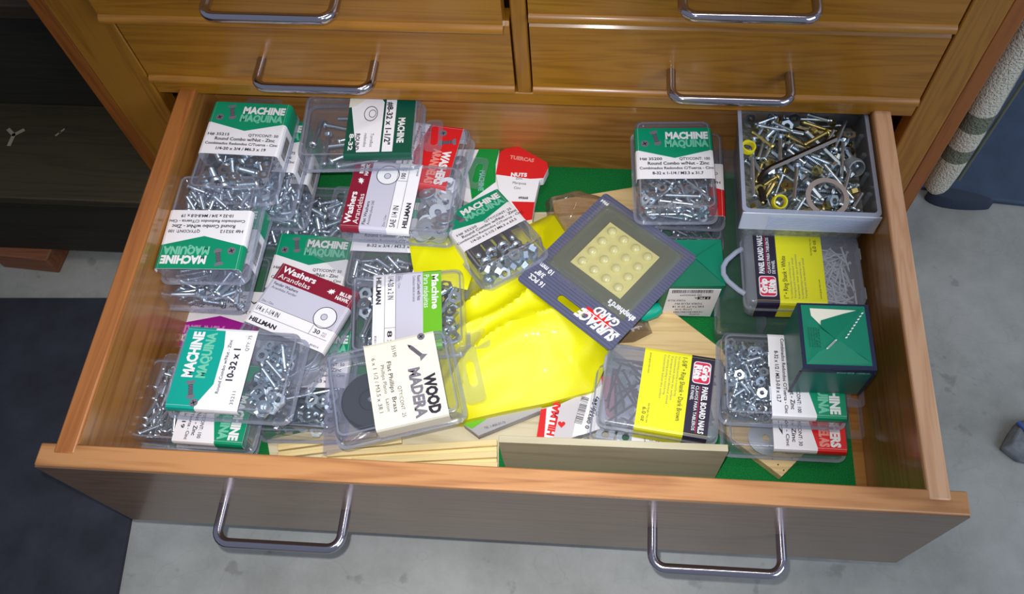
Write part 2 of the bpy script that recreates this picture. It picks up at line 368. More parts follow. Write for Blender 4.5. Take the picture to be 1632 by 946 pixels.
# rag at the right edge of the picture
mb = MB(); q = at(1632, 705, FLZ + 0.01)
ring = [(q.x - 0.024, q.y - 0.006), (q.x - 0.012, q.y + 0.012), (q.x, q.y + 0.026), (q.x + 0.03, q.y + 0.03), (q.x + 0.05, q.y), (q.x + 0.02, q.y - 0.024), (q.x - 0.008, q.y - 0.02)]
cx, cy = q.x + 0.01, q.y
mb.loft([lift(ring, FLZ + 0.0005), lift([(cx + (x - cx) * 1.02, cy + (y - cy) * 1.02) for x, y in ring], FLZ + 0.008), lift([(cx + (x - cx) * 0.8, cy + (y - cy) * 0.8) for x, y in ring], FLZ + 0.016)])
rag = mb.build('shoe', mat('grey_cloth', (120, 124, 130), 0.9, noise_amt=0.25, nscale=120), None, 0.002); tag(rag, 'grey and blue worn shoe toe on the concrete at the right edge', 'shoe')
mb = MB(); mb.tube([(q.x - 0.004, q.y + 0.022, FLZ + 0.014), (q.x + 0.004, q.y + 0.006, FLZ + 0.019), (q.x + 0.018, q.y - 0.004, FLZ + 0.02)], 0.0025, 8)
mb.build('stripe', mat('blue_stripe', (70, 96, 170), 0.6), rag)

# old dark chest at left
ch = thing('wooden_bench', 'dark old wooden bench with a painted Y standing in the shadow left of the cabinet', 'bench')
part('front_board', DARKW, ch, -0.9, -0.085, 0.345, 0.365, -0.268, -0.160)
tb = part('top_board', wood('darkw2', (58, 50, 28), (44, 38, 22), 'X', 0.7, 0.0), ch, -0.9, -0.085, 0.340, 0.475, -0.160, -0.148)
lm = MB(); c = at(22, 215, -0.1478)
for a, l in ((-90, 0.016), (40, 0.013), (140, 0.013)):
    M = Matrix.Translation(c) @ Matrix.Rotation(math.radians(a), 4, 'Z'); lm.box(-0.001, l, -0.0022, 0.0022, 0, 0.0004, 0, M)
for dx, dy in ((0.052, 0.004), (0.055, 0.008)):
    M = Matrix.Translation(c + Vector((dx, dy, 0))) @ Matrix.Rotation(1.0, 4, 'Z'); lm.box(-0.004, 0.004, -0.001, 0.001, 0, 0.0004, 0, M)
lm.build('painted_mark', mat('chalk', (150, 142, 120), 0.8), tb)
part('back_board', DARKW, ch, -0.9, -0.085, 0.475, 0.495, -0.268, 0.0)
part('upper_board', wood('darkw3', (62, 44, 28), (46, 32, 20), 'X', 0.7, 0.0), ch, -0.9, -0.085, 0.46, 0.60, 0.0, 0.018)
part('leg', DARKW, ch, -0.14, -0.10, 0.37, 0.41, FLZ, -0.16); part('leg', DARKW, ch, -0.88, -0.84, 0.37, 0.41, FLZ, -0.16)
mb = MB(); M = Matrix.Translation((-0.292, 0.352, FLZ)) @ Matrix.Rotation(math.radians(-4), 4, 'Z'); mb.box(-0.040, 0.036, -0.02, 0.06, 0, 0.0315, 0, M)
tag(mb.build('wood_block', REDW, None, 0.002), 'small reddish wood block wedged under the dark bench on the concrete', 'wood block')
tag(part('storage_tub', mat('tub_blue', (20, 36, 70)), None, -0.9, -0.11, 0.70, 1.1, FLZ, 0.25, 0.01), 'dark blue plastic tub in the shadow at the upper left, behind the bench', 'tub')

# towel hanging on the cabinet side
def towel():
    t = thing('hand_towel', 'cream terry towel with grey-green stripes hanging on the right side of the cabinet', 'towel')
    x0, x1, ya, yb, z0, z1 = 0.765, 0.797, 0.385, 0.475, -0.132, 0.30
    nz, nu = 90, 40
    rings = []
    for k in range(nz + 1):
        z = z0 + (z1 - z0) * k / nz; e = min(1, (z - z0) / 0.02); wv = math.sqrt(max(0.0, 1 - (1 - e) ** 2)) * 0.5 + 0.5 if e < 1 else 1
        ring = []
        for (x, y) in rr((x1 - x0) * wv, (yb - ya) * (0.86 + 0.14 * wv), 0.0155 * wv, 9):
            n = noise.noise(Vector((x * 60, y * 40, z * 18))) * 0.003 + noise.noise(Vector((x * 500, y * 500, z * 500))) * 0.0012
            ring.append(((x0 + x1) / 2 + x * (1 + n * 20) , (ya + yb) / 2 + y * (1 + n * 4) + 0.004 * math.sin(z * 18), z + (0.012 * y / 0.05 if k < 3 else 0)))
        rings.append(ring)
    mb = MB(); mb.loft(rings)
    m = bpy.data.materials.new('terry'); m.use_nodes = True; nt = m.node_tree; b = nt.nodes['Principled BSDF']; N = nt.nodes.new; L = nt.links.new
    tc = N('ShaderNodeTexCoord'); sp = N('ShaderNodeSeparateXYZ'); L(tc.outputs['Object'], sp.inputs[0])
    r = N('ShaderNodeMapRange'); r.inputs['From Min'].default_value = z0; r.inputs['From Max'].default_value = z0 + 0.16; L(sp.outputs[2], r.inputs[0])
    cr = N('ShaderNodeValToRGB'); cr.color_ramp.interpolation = 'CONSTANT'; e = cr.color_ramp.elements
    A, G_ = lin((206, 200, 184)), lin((120, 124, 108))
    e[0].position = 0; e[0].color = A; e[1].position = 0.30; e[1].color = G_
    for p, c_ in ((0.42, A), (0.58, G_), (0.72, A)): x = e.new(p); x.color = c_
    L(r.outputs[0], cr.inputs[0]); L(cr.outputs[0], b.inputs['Base Color']); b.inputs['Roughness'].default_value = 1.0; b.inputs['Specular IOR Level'].default_value = 0.05
    n = N('ShaderNodeTexNoise'); n.inputs['Scale'].default_value = 450; n.inputs['Detail'].default_value = 2; bp = N('ShaderNodeBump'); bp.inputs['Strength'].default_value = 1.0; bp.inputs['Distance'].default_value = 0.004
    L(tc.outputs['Object'], n.inputs['Vector']); L(n.outputs[0], bp.inputs['Height']); L(bp.outputs[0], b.inputs['Normal'])
    mb.build('terry_cloth', m, t)
    gm = mat('towel_green', (104, 110, 94), 0.95, spec=0.05)
    s = MB()
    for yy in (0.389, 0.471):
        s.tube([(0.7975, yy, z0 + 0.012 + 0.3 * k / 12) for k in range(13)], 0.0016, 8)
    s.build('selvedge', gm, t)
    b_ = MB(); b_.tube([(0.7565, 0.43, 0.29), (0.781, 0.43, 0.29), (0.81, 0.43, 0.29)], 0.005, 10); b_.build('towel_hook', CHROME, cab)
towel()

# ------------------------------------------------------------------ clear hinged packs and their paper labels
class Pack: pass
def clamshell(name, label, cat, px, zt, yaw, w=0.076, l=0.104, h=0.028, anchor=(0, 0), tilt=0, roll=0, tab=True, m=None, tabw=0.5, group=None):
    m = m or CLEAR
    R = Matrix.Rotation(math.radians(yaw), 4, 'Z') @ Matrix.Rotation(math.radians(tilt), 4, 'X') @ Matrix.Rotation(math.radians(roll), 4, 'Y')
    P = at(px[0], px[1], zt); base = P - R @ Vector((anchor[0], anchor[1], h))
    t = thing(name, label, cat, base, R.to_euler(), group)
    k = Pack(); k.t = t; k.M = Matrix.Translation(base) @ R; k.w = w; k.l = l; k.h = h
    fz = h * 0.30; f = 0.0022; r = 0.007
    lid = MB(); rings = [lift(rr(w, l, r), fz)]
    for a in (0, 30, 60, 90):
        i = f * (1 - math.cos(math.radians(a))); rings.append(lift(rr(w - 2 * i, l - 2 * i, r - i * 0.8), h - f + f * math.sin(math.radians(a))))
    rings.append(lift(rr(w - 0.011, l - 0.011, r - 0.002), h)); rings.append(lift(rr(w - 0.013, l - 0.013, r - 0.003), h - 0.0009))
    lid.loft(rings, False, True); lid.build('lid', m, t)
    tr = MB(); rings = [lift(rr(w - 0.0015, l - 0.0015, r), fz - 0.0002)]
    for a in (0, 45, 90):
        i = f * (1 - math.cos(math.radians(a))); rings.append(lift(rr(w - 0.003 - 2 * i, l - 0.003 - 2 * i, r - i * 0.8), f - f * math.sin(math.radians(a))))
    tr.loft(rings, False, True); tr.build('tray', m, t)
    fg = MB(); fg.ringplate(rr(w + 0.006, l + 0.006, r + 0.002), rr(w + 0.0002, l + 0.0002, r), fz - 0.0004, fz + 0.0004)
    fg.build('rim', EDGE if m is CLEAR else m, t)
    fg = MB(); bw = 0.0016; fg.ringplate(rr(w - 0.0044, l - 0.0044, r - .001), rr(w - 0.0044 - 2 * bw, l - 0.0044 - 2 * bw, r - 0.0022), h - 0.0001, h + 0.00018)
    fg.build('top_bead', EDGE, t)
    if tab:
        tb = MB(); cy = l / 2 + 0.003 + 0.009
        tb.ringplate(rr(w * tabw, 0.018, 0.005, 4, 0, cy), rr(0.024, 0.007, 0.0034, 4, 0, cy + 0.001), fz - 0.0004, fz + 0.0004)
        tb.build('hang_tab', m, t)
    return k

def sleeve(k, y0, y1, mats, regions, texts, side_bands=(), drop=None, bars=None, name='paper_label', torn=0, seed=1):
    """paper band wrapped over the lid; regions/side_bands are printed colour fields"""
    w, h = k.w / 2 + 0.0004, k.h; drop = drop or 0.0065
    mb = MB(); e = 0.0003; rnd = random.Random(seed)
    n = 14; 
    prof = [(-w, h - drop), (-w, h - 0.003), (-w + 0.0009, h - 0.0004), (-w + 0.003, h + 0.0003), (w - 0.003, h + 0.0003), (w - 0.0009, h - 0.0004), (w, h - 0.003), (w, h - drop)]
    inn = [(-w + e, h - drop), (-w + e, h - 0.003), (-w + 0.0011, h - 0.0007), (-w + 0.003, h), (w - 0.003, h), (w - 0.0011, h - 0.0007), (w - e, h - 0.003), (w - e, h - drop)]
    ring = prof + inn[::-1]; N_ = len(ring)
    for y, nxt in ((y0, y1),):
        vs = [(x, y0, z) for x, z in ring] + [(x, y1, z) for x, z in ring]
        fs = [(i, (i + 1) % N_, N_ + (i + 1) % N_, N_ + i) for i in range(N_)]
        for o_ in (0, N_):
            for i in range(7):
                q = (o_ + i, o_ + i + 1, o_ + N_ - 2 - i, o_ + N_ - 1 - i); fs.append(q if o_ == 0 else q[::-1])
        mb.add(vs, fs, 0)
    z = h + 0.00055
    for ri, (poly, mi) in enumerate(regions):
        mb.add([(x, y, z + ri * 0.00003) for x, y in poly], [tuple(range(len(poly)))], mi)
    for ya, yb, mi in side_bands:
        for s in (-1, 1):
            x = s * (w + 0.00015); mb.add([(x, ya, h - drop), (x, yb, h - drop), (x, yb, h - 0.003), (x, ya, h - 0.003)], [(0, 1, 2, 3) if s > 0 else (3, 2, 1, 0)], mi)
            xe = s * (w - 0.003); xm = s * (w - 0.0009)
            mb.add([(x, ya, h - 0.003), (x, yb, h - 0.003), (xm + s * .0001, yb, h - 0.0003), (xm + s * .0001, ya, h - 0.0003), (xe, yb, z), (xe, ya, z)], [(0, 1, 2, 3), (3, 2, 4, 5)], mi)
    lab = mb.build(name, mats, k.t, smooth=False)
    tx = MB(); pm = [WINK, INK, INKG, GHOST, GHOSTR, GHOSTP, ZINCD, MAROON, PINK]
    for a in texts: a(tx, z + 0.00015)
    if bars and drop > 0.012:
        x = w + 0.0004; B = Matrix(((0, 0, 1, x), (1, 0, 0, 0), (0, 1, 0, 0), (0, 0, 0, 1)))
        barcode(tx, bars[0], bars[1], h - drop + 0.003, h - 0.006, 0, 1, rnd, False, B)
    if tx.v: tx.build('lettering', pm, lab, smooth=False)
    return lab
W_, K_, G_, GH, GR, GP, ZD, MA, PK = range(9)
def T(s, x, y, h, mi=K_, width=None, bold=0.0, align='L', rot=0):
    return lambda mb, z: put_text(mb, s, x, y, h, mi, width, bold, align, rot, z)
def bolt_icon(x, y, s=1.0, rot=-75, mi=G_, head=True, brass=False):
    def f(mb, z):
        M = Matrix.Translation((x, y, z)) @ Matrix.Rotation(math.radians(rot), 4, 'Z') @ Matrix.Scale(s, 4)
        def q(x0, x1, y0, y1, m, dz=0): mb.add([(x0, y0, dz), (x1, y0, dz), (x1, y1, dz), (x0, y1, dz)], [(0, 1, 2, 3)], m, M)
        q(-0.006, 0.007, -0.0016, 0.0016, mi)
        for i in range(9): q(-0.005 + i * 0.0013, -0.0045 + i * 0.0013, -0.0019, 0.0019, K_, 0.00004)
        if brass: mb.add([(-0.009, -0.0042, 0.0001), (-0.0055, -0.0016, 0.0001), (-0.0055, 0.0016, 0.0001), (-0.009, 0.0042, 0.0001)], [(0, 3, 2, 1)], mi, M); mb.add([(0.007, -0.0016, 0), (0.0105, 0, 0), (0.007, 0.0016, 0)], [(0, 1, 2)], K_, M)
        else: q(-0.0085, -0.006, -0.0032, 0.0032, mi); q(0.0035, 0.0062, -0.003, 0.003, mi, 0.00006)
        if head:
            M2 = Matrix.Translation((x - 0.0095 * s, y - 0.005 * s, z)) if not brass else Matrix.Translation((x - 0.013 * s, y + 0.006 * s, z))
            mb.add([(0.0033 * s * math.cos(a * PI / 8), 0.0033 * s * math.sin(a * PI / 8), 0) for a in range(16)], [tuple(range(16))], mi, M2)
            for a in (0, 1):
                R2 = M2 @ Matrix.Rotation(a * PI / 2 + 0.5, 4, 'Z'); mb.add([(-0.002 * s, -0.0004 * s, .0001), (0.002 * s, -0.0004 * s, .0001), (0.002 * s, 0.0004 * s, .0001), (-0.002 * s, 0.0004 * s, .0001)], [(0, 1, 2, 3)], K_, R2)
    return f

def screw_label(k, y1=0.050, H=0.062, col=None, t1='MACHINE', t2='MAQUINA', ghost=GH, num='35215', qty='QTY/CONT: 50', l1='Round Combo w/Nut - Zinc', l2='Combinados Redondos C/Tuerca - Cinc', l3='1/4-20 x 3/4 / M6.3 x 19', style=0, frac=0.40, drop=None):
    col = col or GREEN; w = k.w / 2 + 0.0002; y0 = y1 - H; g = y1 - frac * H; ap = y1 - (frac + 0.15) * H
    mats = [PAPER, col, CREAM]
    if style == 0:
        reg = [([(-w + .003, y1), (-w + .003, g), (0, ap), (w - .003, g), (w - .003, y1)], 1)]
        tx = [T(t1, w - 0.004, y1 - 0.0130, 0.0078, W_, 0.041, 0.055, 'R'), T(t2, w - 0.004, y1 - 0.0225, 0.0078, ghost, 0.042, 0.055, 'R'), bolt_icon(-0.017, y1 - 0.013, 1.15),
              T('H# ' + num, -w + 0.004, y0 + 0.0215, 0.0031, K_, 0.021, 0.015), T(qty, w - 0.004, y0 + 0.0215, 0.0031, K_, 0.029, 0.015, 'R'),
              T(l1, 0.003, y0 + 0.0160, 0.0036, K_, 0.058, 0.02, 'C'), T(l2, 0.001, y0 + 0.0108, 0.0029, K_, 0.070, 0.018, 'C'), T(l3, 0.002, y0 + 0.0048, 0.0032, K_, 0.048, 0.022, 'C')]
        sleeve(k, y0, y1, mats, reg, tx, [(g, y1, 1)], drop, (y0 + 0.006, y0 + 0.030))
    else:      # the newer print: pointed field, big size numbers
        reg = [([(-w + .003, y1), (-w + .003, y1 - 0.4 * H), (-0.015, y1 - 0.58 * H), (0.02, y1 - 0.58 * H), (w - .003, y1 - 0.54 * H), (w - .003, y1)], 1)]
        tx = [T(t1, -0.010, y1 - 0.0155, 0.009, W_, 0.043, 0.05), T(t2, -0.010, y1 - 0.0265, 0.008, ghost, 0.043, 0.05), bolt_icon(-0.022, y1 - 0.018, 1.1, 195),
              T(l1, 0.002, y0 + 0.020, 0.0028, K_, 0.050, 0.01, 'C'), T(l3, 0.004, y0 + 0.011, 0.0058, K_, 0.030, 0.03, 'C'), T(qty, w - 0.006, y0 + 0.004, 0.003, K_, 0.015, 0.0, 'R'), T(num, -w + 0.006, y0 + 0.005, 0.003, K_, 0.012)]
        sleeve(k, y0, y1, mats, reg, tx, [(y1 - 0.4 * H, y1, 1)], drop)

def circ(x, y, r, n=28, sx=1.0): return [(x + sx * r * math.cos(2 * PI * i / n), y + r * math.sin(2 * PI * i / n)) for i in range(n)]
def annulus(x, y, r0, r1, mi, sx=1.0, dx=0.0):
    def f(mb, z):
        a, b_ = circ(x, y, r1, 28, sx), circ(x + dx, y, r0, 28, sx)
        mb.add(lift(a, z) + lift(b_, z), [(i, (i + 1) % 28, 28 + (i + 1) % 28, 28 + i) for i in range(28)], mi)
    return f
def rule(x0, x1, y0, y1, mi=K_): return lambda mb, z: mb.add([(x0, y0, z), (x1, y0, z), (x1, y1, z), (x0, y1, z)], [(0, 1, 2, 3)], mi)
def hawk(x, y, s):
    def f(mb, z):
        P = [(-6, -1), (-3, 1), (-4.5, 2), (-2, 2.4), (-3, 4), (0, 3), (1.5, 5), (2, 2.6), (4, 3), (2.4, 1), (3.5, -0.5), (1, -0.4), (1.5, -3), (-0.5, -1.2), (-2, -3), (-2.6, -1.2)]
        mb.add([(x + a * s, y + b_ * s, z) for a, b_ in P], [tuple(range(len(P)))], W_)
    return f
def hill_label(k, y1=0.050, H=0.065, col=None, t1='Washers', t2='Arandelas', d1='Flat Washers', d2='Arandelas planas SAE', size='SAE 1/4 IN', qty='100', icon='washer', drop=None, num='804014'):
    col = col or MAROON; w = k.w / 2 + 0.0002; y0 = y1 - H; a = y1 - 0.27 * H; c = y0 + 0.33 * H; m_ = y0 + 0.17 * H
    reg = [([(-w + .003, y1), (-w + .003, a), (w - .003, a), (w - .003, y1)], 1), ([(-w + .003, a), (-w + .003, c), (w - .003, c), (w - .003, a)], 2)]
    tx = [T(t1, -w + 0.005, y1 - 0.0085, 0.0062, W_, 0.036, 0.03), T(t2, -w + 0.005, y1 - 0.0158, 0.0052, W_, 0.034, 0.0),
          T(d1, -w + 0.005, a - 0.0050, 0.0030, K_, 0.026, 0.015), T(d2, -w + 0.005, a - 0.0092, 0.0026, K_, 0.027), T('Zinc / Cinc', -w + 0.004, c + 0.0022, 0.0022, K_, 0.013),
          T(size, -w + 0.004, m_ + 0.003, 0.0052, K_, 0.024, 0.012), T('HILLMAN', -w + 0.004, y0 + 0.003, 0.0042, K_, 0.028, 0.045), T(qty, w - 0.019, m_ + 0.003, 0.0042, K_, 0.0065, 0.02), T('PCS', w - 0.010, m_ + 0.005, 0.0017, K_, 0.004), T('PZS', w - 0.010, m_ + 0.0025, 0.0017, K_, 0.004),
          T(num, w - 0.006, y0 + 0.002, 0.002, K_, 0.009, 0, 'R'), rule(-w + .003, w - .003, c, c + 0.00035), rule(-w + .003, w - .003, m_, m_ + 0.00035), rule(w - 0.022, w - 0.02165, m_, c)]
    if icon == 'washer':
        tx += [annulus(w - 0.016, c + 0.0095, 0.0105, 0.0112, K_, 1.0), annulus(w - 0.0165, c + 0.0098, 0.0028, 0.0104, W_, 1.0, -0.0008), annulus(w - 0.0172, c + 0.0098, 0.0028, 0.0033, K_)]
    if col is MAROON: tx += [hawk(w - 0.024, y1 - 0.010, 0.0008), T('BLUE', w - 0.004, y1 - 0.0095, 0.0036, W_, 0.012, 0.04, 'R'), T('HAWK', w - 0.004, y1 - 0.0145, 0.0036, W_, 0.014, 0.04, 'R')]
    sleeve(k, y0, y1, [PAPER, col, LILAC], reg, tx, [(a, y1, 1), (c, a, 2)], drop, (y0 + 0.02, y0 + 0.04))

# ------------------------------------------------------------------ hardware
def screw_mesh(L, d, head='pan', thread=True, m=ZINC, drive='cross'):
    mb = MB(); r = d / 2; n = 10; M = Matrix.Rotation(PI / 2, 4, 'Y') @ Matrix.Translation((0, 0, -L / 2))
    hr = r * 1.95; hh = d * 0.62
    prof = {'pan': [(hr * 0.15, -hh * 0.75), (hr * 0.6, -hh), (hr * 0.92, -hh * 0.7), (hr, -hh * 0.25), (hr * 0.96, 0), (r, 0)],
            'flat': [(hr * 0.9, -hh * 0.2), (hr, 0), (hr * 0.95, hh * 0.12), (r, hh * 0.8)], 'hex': [(hr * 0.8, -hh), (hr * 0.95, -hh * 0.9), (hr * 0.95, 0), (r, 0)]}[head]
    z = prof[-1][1]; prof = list(prof)
    if thread:
        k = max(6, min(22, int(L / 0.0013))); st = (L - z - r) / k
        for i in range(k): prof += [(r * 0.84, z + st * (i + 0.15)), (r, z + st * (i + 0.6))]
    prof += [(r * 0.95, L - r * 0.5), (r * 0.4, L)]
    mb.lathe(prof, 6 if head == 'hex' else n, 0, M)
    if head != 'hex':
        zt = -hh * 1.0 if head == 'pan' else -hh * 0.2
        for a in (0, PI / 2): mb.box(-hr * 0.55, hr * 0.55, -hr * 0.1, hr * 0.1, zt - 0.00008, zt + hh * 0.2, 1, M @ Matrix.Rotation(a, 4, 'Z'))
    me = mb.mesh('machine_screw', [m, BLACKOX], True, 50)
    sm = [((x, 0, 0), r * 0.9) for x in [-L / 2 + L * i / max(2, int(L / d / 0.9)) for i in range(max(2, int(L / d / 0.9)) + 1)]] + [((-L / 2 - hh * 0.2, 0, 0), hr * 0.66)]
    return me, sm
def nut_mesh(af, m=ZINC):
    r = af / 2 / math.cos(PI / 6); t = af * 0.45; mb = MB()
    hexo = [(r * math.cos(PI / 3 * i), r * math.sin(PI / 3 * i)) for i in range(6)]
    o12 = []; 
    for i in range(6):
        a, b_ = hexo[i], hexo[(i + 1) % 6]; o12 += [a, ((a[0] + b_[0]) / 2, (a[1] + b_[1]) / 2)]
    i12 = [(af * 0.27 * math.cos(PI / 6 * i), af * 0.27 * math.sin(PI / 6 * i)) for i in range(12)]
    mb.ringplate(o12, i12, -t / 2, t / 2)
    return mb.mesh('hex_nut', m, True, 30), [((0, 0, 0), t * 0.75)] + [((af * 0.3 * math.cos(a), af * 0.3 * math.sin(a), 0), t * 0.55) for a in (0, 2.1, 4.2)]
def washer_mesh(R, r, t=0.0013, m=ZINC):
    mb = MB(); mb.ringplate(circ(0, 0, R, 24), circ(0, 0, r, 24), -t / 2, t / 2)
    return mb.mesh('washer', m, True, 40), [((0, 0, 0), t * 0.9)] + [((R * 0.7 * math.cos(a), R * 0.7 * math.sin(a), 0), t * 0.9) for a in [PI / 3 * i for i in range(6)]]
def nail_mesh(L, d, m):
    mb = MB(); M = Matrix.Rotation(PI / 2, 4, 'Y') @ Matrix.Translation((0, 0, -L / 2)); r = d / 2
    mb.lathe([(r * 2, 0), (r * 2.1, 0.0004), (r, 0.0009), (r, L - d * 1.5), (r * 0.1, L)], 8, 0, M)
    n = max(3, int(L / d / 1.2)); return mb.mesh('panel_nail', m, True, 40), [((-L / 2 + L * i / n, 0, 0), r * 1.05) for i in range(n + 1)]
import numpy as np
KN = {}
REST = MB()
def drop(k, reg, protos, n, group, flat=12, zmax=None, z0=0.0012, seed=0, tries=18, keep=40):
    """pour pieces one by one: each settles on what already lies below it"""
    rnd = random.Random(seed + 11); P = np.zeros((0, 4)); placed = []; x0, x1, y0, y1 = reg; zmax = zmax or k.h - 0.0022
    for i in range(n):
        (me, sm), name, lab = protos[i % len(protos)]; best = None
        for _ in range(tries):
            yaw = rnd.uniform(0, 2 * PI); pit = math.radians(rnd.uniform(-flat, flat)); rol = rnd.uniform(0, 2 * PI) if name.endswith(('screw', 'bolt', 'nail')) else math.radians(rnd.uniform(-flat, flat))
            R = Matrix.Rotation(yaw, 4, 'Z') @ Matrix.Rotation(pit, 4, 'Y') @ Matrix.Rotation(rol, 4, 'X')
            S = np.array([tuple(R @ Vector(c)) + (r,) for c, r in sm])
            lo = (S[:, :2] - S[:, 3:4]).min(0); hi = (S[:, :2] + S[:, 3:4]).max(0)
            if hi[0] - lo[0] > x1 - x0 or hi[1] - lo[1] > y1 - y0: continue
            ox = rnd.uniform(x0 - lo[0], x1 - hi[0]); oy = rnd.uniform(y0 - lo[1], y1 - hi[1])
            z = (z0 + S[:, 3] - S[:, 2]).max()
            if len(P):
                dx = S[:, None, 0] + ox - P[None, :, 0]; dy = S[:, None, 1] + oy - P[None, :, 1]; rs = S[:, None, 3] + P[None, :, 3]
                d2 = rs ** 2 - dx ** 2 - dy ** 2; ok = d2 > 0
                if ok.any(): z = max(z, (P[None, :, 2] + np.sqrt(np.where(ok, d2, 0)) - S[:, None, 2])[ok].max())
            if z + (S[:, 2] + S[:, 3]).max() > zmax: continue
            if best is None or z < best[0]: best = (z, ox, oy, R, S)
        if best is None: continue
        z, ox, oy, R, S = best
        S = S.copy(); S[:, 0] += ox; S[:, 1] += oy; S[:, 2] += z; P = np.vstack([P, S])
        placed.append((z, me, name, lab, k.M @ Matrix.Translation((ox, oy, z)) @ R))
    placed.sort(key=lambda q: -q[0])
    for i, (z, me, name, lab, M) in enumerate(placed):
        if i >= keep and me.name.split('.')[0] == 'machine_screw':      # past the pieces that show largest: one common heap
            mt = 0
            REST.add([v.co for v in me.vertices], [tuple(p.vertices) for p in me.polygons], 0, M); continue
        o = bpy.data.objects.new(name, me); COL.objects.link(o); o.matrix_world = M
        tag(o, lab, 'nut' if 'nut' in name else 'washer' if 'washer' in name else 'nail' if 'nail' in name else 'bolt' if 'bolt' in name else 'screw', group + ' (' + name.replace('_', ' ') + 's)' if len({p[1] for p in protos}) > 1 else group)
S13, S19, S25, S32 = screw_mesh(0.0127, 0.0033), screw_mesh(0.019, 0.0042), screw_mesh(0.0254, 0.0045), screw_mesh(0.0317, 0.0036)
S19B, S50, S63, S38 = screw_mesh(0.019, 0.0058), screw_mesh(0.0508, 0.006), screw_mesh(0.058, 0.0062), screw_mesh(0.038, 0.0042)
NUT8, NUT11 = nut_mesh(0.0082), nut_mesh(0.0108)
SATIN = mat('zinc_satin', (206, 214, 226), 0.5, 0.9)
WASH, FWASH = washer_mesh(0.0085, 0.0034, 0.0013, SATIN), washer_mesh(0.0158, 0.0034, 0.0015, SATIN)
NAILB, NAILW = nail_mesh(0.040, 0.0020, BROWNN), nail_mesh(0.0254, 0.0017, WHITEN)
def inner(k, a=0.0035): return (-k.w / 2 + a, k.w / 2 - a, -k.l / 2 + a, k.l / 2 - a)

# --- left rear stack, top to bottom
k = clamshell('screw_pack', 'green and white label pack numbered 35215, topmost of the rear left stack', 'screw pack', (391, 205), -0.012, -1, anchor=(0, 0.019))
screw_label(k, drop=0.019); drop(k, (-.034, .034, -.048, .006), [(S19B, 'machine_bolt', 'stubby zinc machine bolt in the top pack of the rear left stack'), (NUT11, 'hex_nut', 'zinc hex nut in the top pack of the rear left stack')], 70, 'hardware in the topmost rear left pack', keep=60, seed=1)
k = clamshell('screw_pack', 'pack with crumpled white label edge, second from top in the rear left stack', 'screw pack', (420, 231), -0.041, -2, anchor=(0, 0.019))
screw_label(k, num='35213', qty='QTY/CONT: 75', drop=0.019); drop(k, (-.034, .034, -.048, .0), [(S25, 'machine_screw', 'zinc machine screw in the second pack of the rear left stack')], 60, 'screws in the second rear left pack', keep=12, seed=2)
k = clamshell('screw_pack', 'pack with a green label corner showing, third from top in the rear left stack', 'screw pack', (440, 252), -0.070, 0, anchor=(0, 0.019))
screw_label(k, num='35217', drop=0.019); drop(k, (-.034, .034, -.048, .0), [(S19B, 'machine_bolt', 'thick zinc machine bolt in the third pack of the rear left stack')], 70, 'screws in the third rear left pack', keep=14, seed=3)
k = clamshell('screw_pack', 'dark clear pack at the bottom of the rear left stack on the felt', 'screw pack', (425, 285), -0.1, 0, anchor=(0, 0.019))
drop(k, (-.034, .034, -.048, .03), [(S19, 'machine_screw', 'zinc machine screw in the bottom pack of the rear left stack')], 50, 'screws in the bottom rear left pack', keep=4, seed=4)
k = clamshell('screw_pack', 'unlabelled low clear pack of screws behind the burgundy fender washer card', 'screw pack', (497, 345), -0.098, 90, tab=False)
drop(k, inner(k), [(S19B, 'machine_bolt', 'zinc machine bolt in the low unlabelled pack near the rear left stack')], 90, 'screws in the low unlabelled pack', keep=20, seed=5)
# --- middle left stack
k = clamshell('screw_pack', 'purple label pack lying lowest on the left, its point showing between two stacks', 'screw pack', (350, 508), -0.1045, 180, anchor=(0, 0.019), tab=False)
screw_label(k, col=PURPLE, t1='WIRE GOODS', t2='ALAMBRE', ghost=GP, num='35190', qty='QTY/CONT: 40', l1='Screw Eyes - Zinc', l2='Armellas - Cinc', l3='212 x 1'); 
k = clamshell('screw_pack', 'unlabelled pack in the middle left stack, just above the purple label pack', 'screw pack', (330, 424), -0.0768, 178, anchor=(0, 0.052), tab=False)
drop(k, (-.034, .034, .004, .049), [(S25, 'machine_screw', 'zinc machine screw in the unlabelled pack above the purple label')], 30, 'screws above the purple label', keep=6, seed=56)
k = clamshell('screw_pack', 'pack with barcode side under the upside-down 35212 pack', 'screw pack', (345, 371), -0.0485, -1, anchor=(0, 0.019), tab=False)
screw_label(k, num='35218', drop=0.019); drop(k, (-.034, .034, -.048, .0), [(S25, 'machine_screw', 'zinc machine screw in the pack under the upside-down pack')], 30, 'screws in the barcode side pack', keep=2, seed=7)
k = clamshell('screw_pack', 'green and white 35212 pack turned upside down, middle of the left side', 'screw pack', (325, 381), -0.020, 182, anchor=(0, 0.019), tab=False)
screw_label(k, num='35212', qty='QTY/CONT: 100', l3='10-32 x 3/4 / M4.8-0.8 x 19'); drop(k, (-.034, .034, -.048, -.01), [(S19, 'machine_screw', 'zinc machine screw in the upside-down 35212 pack')], 70, 'screws in the upside-down pack', keep=20, seed=8)
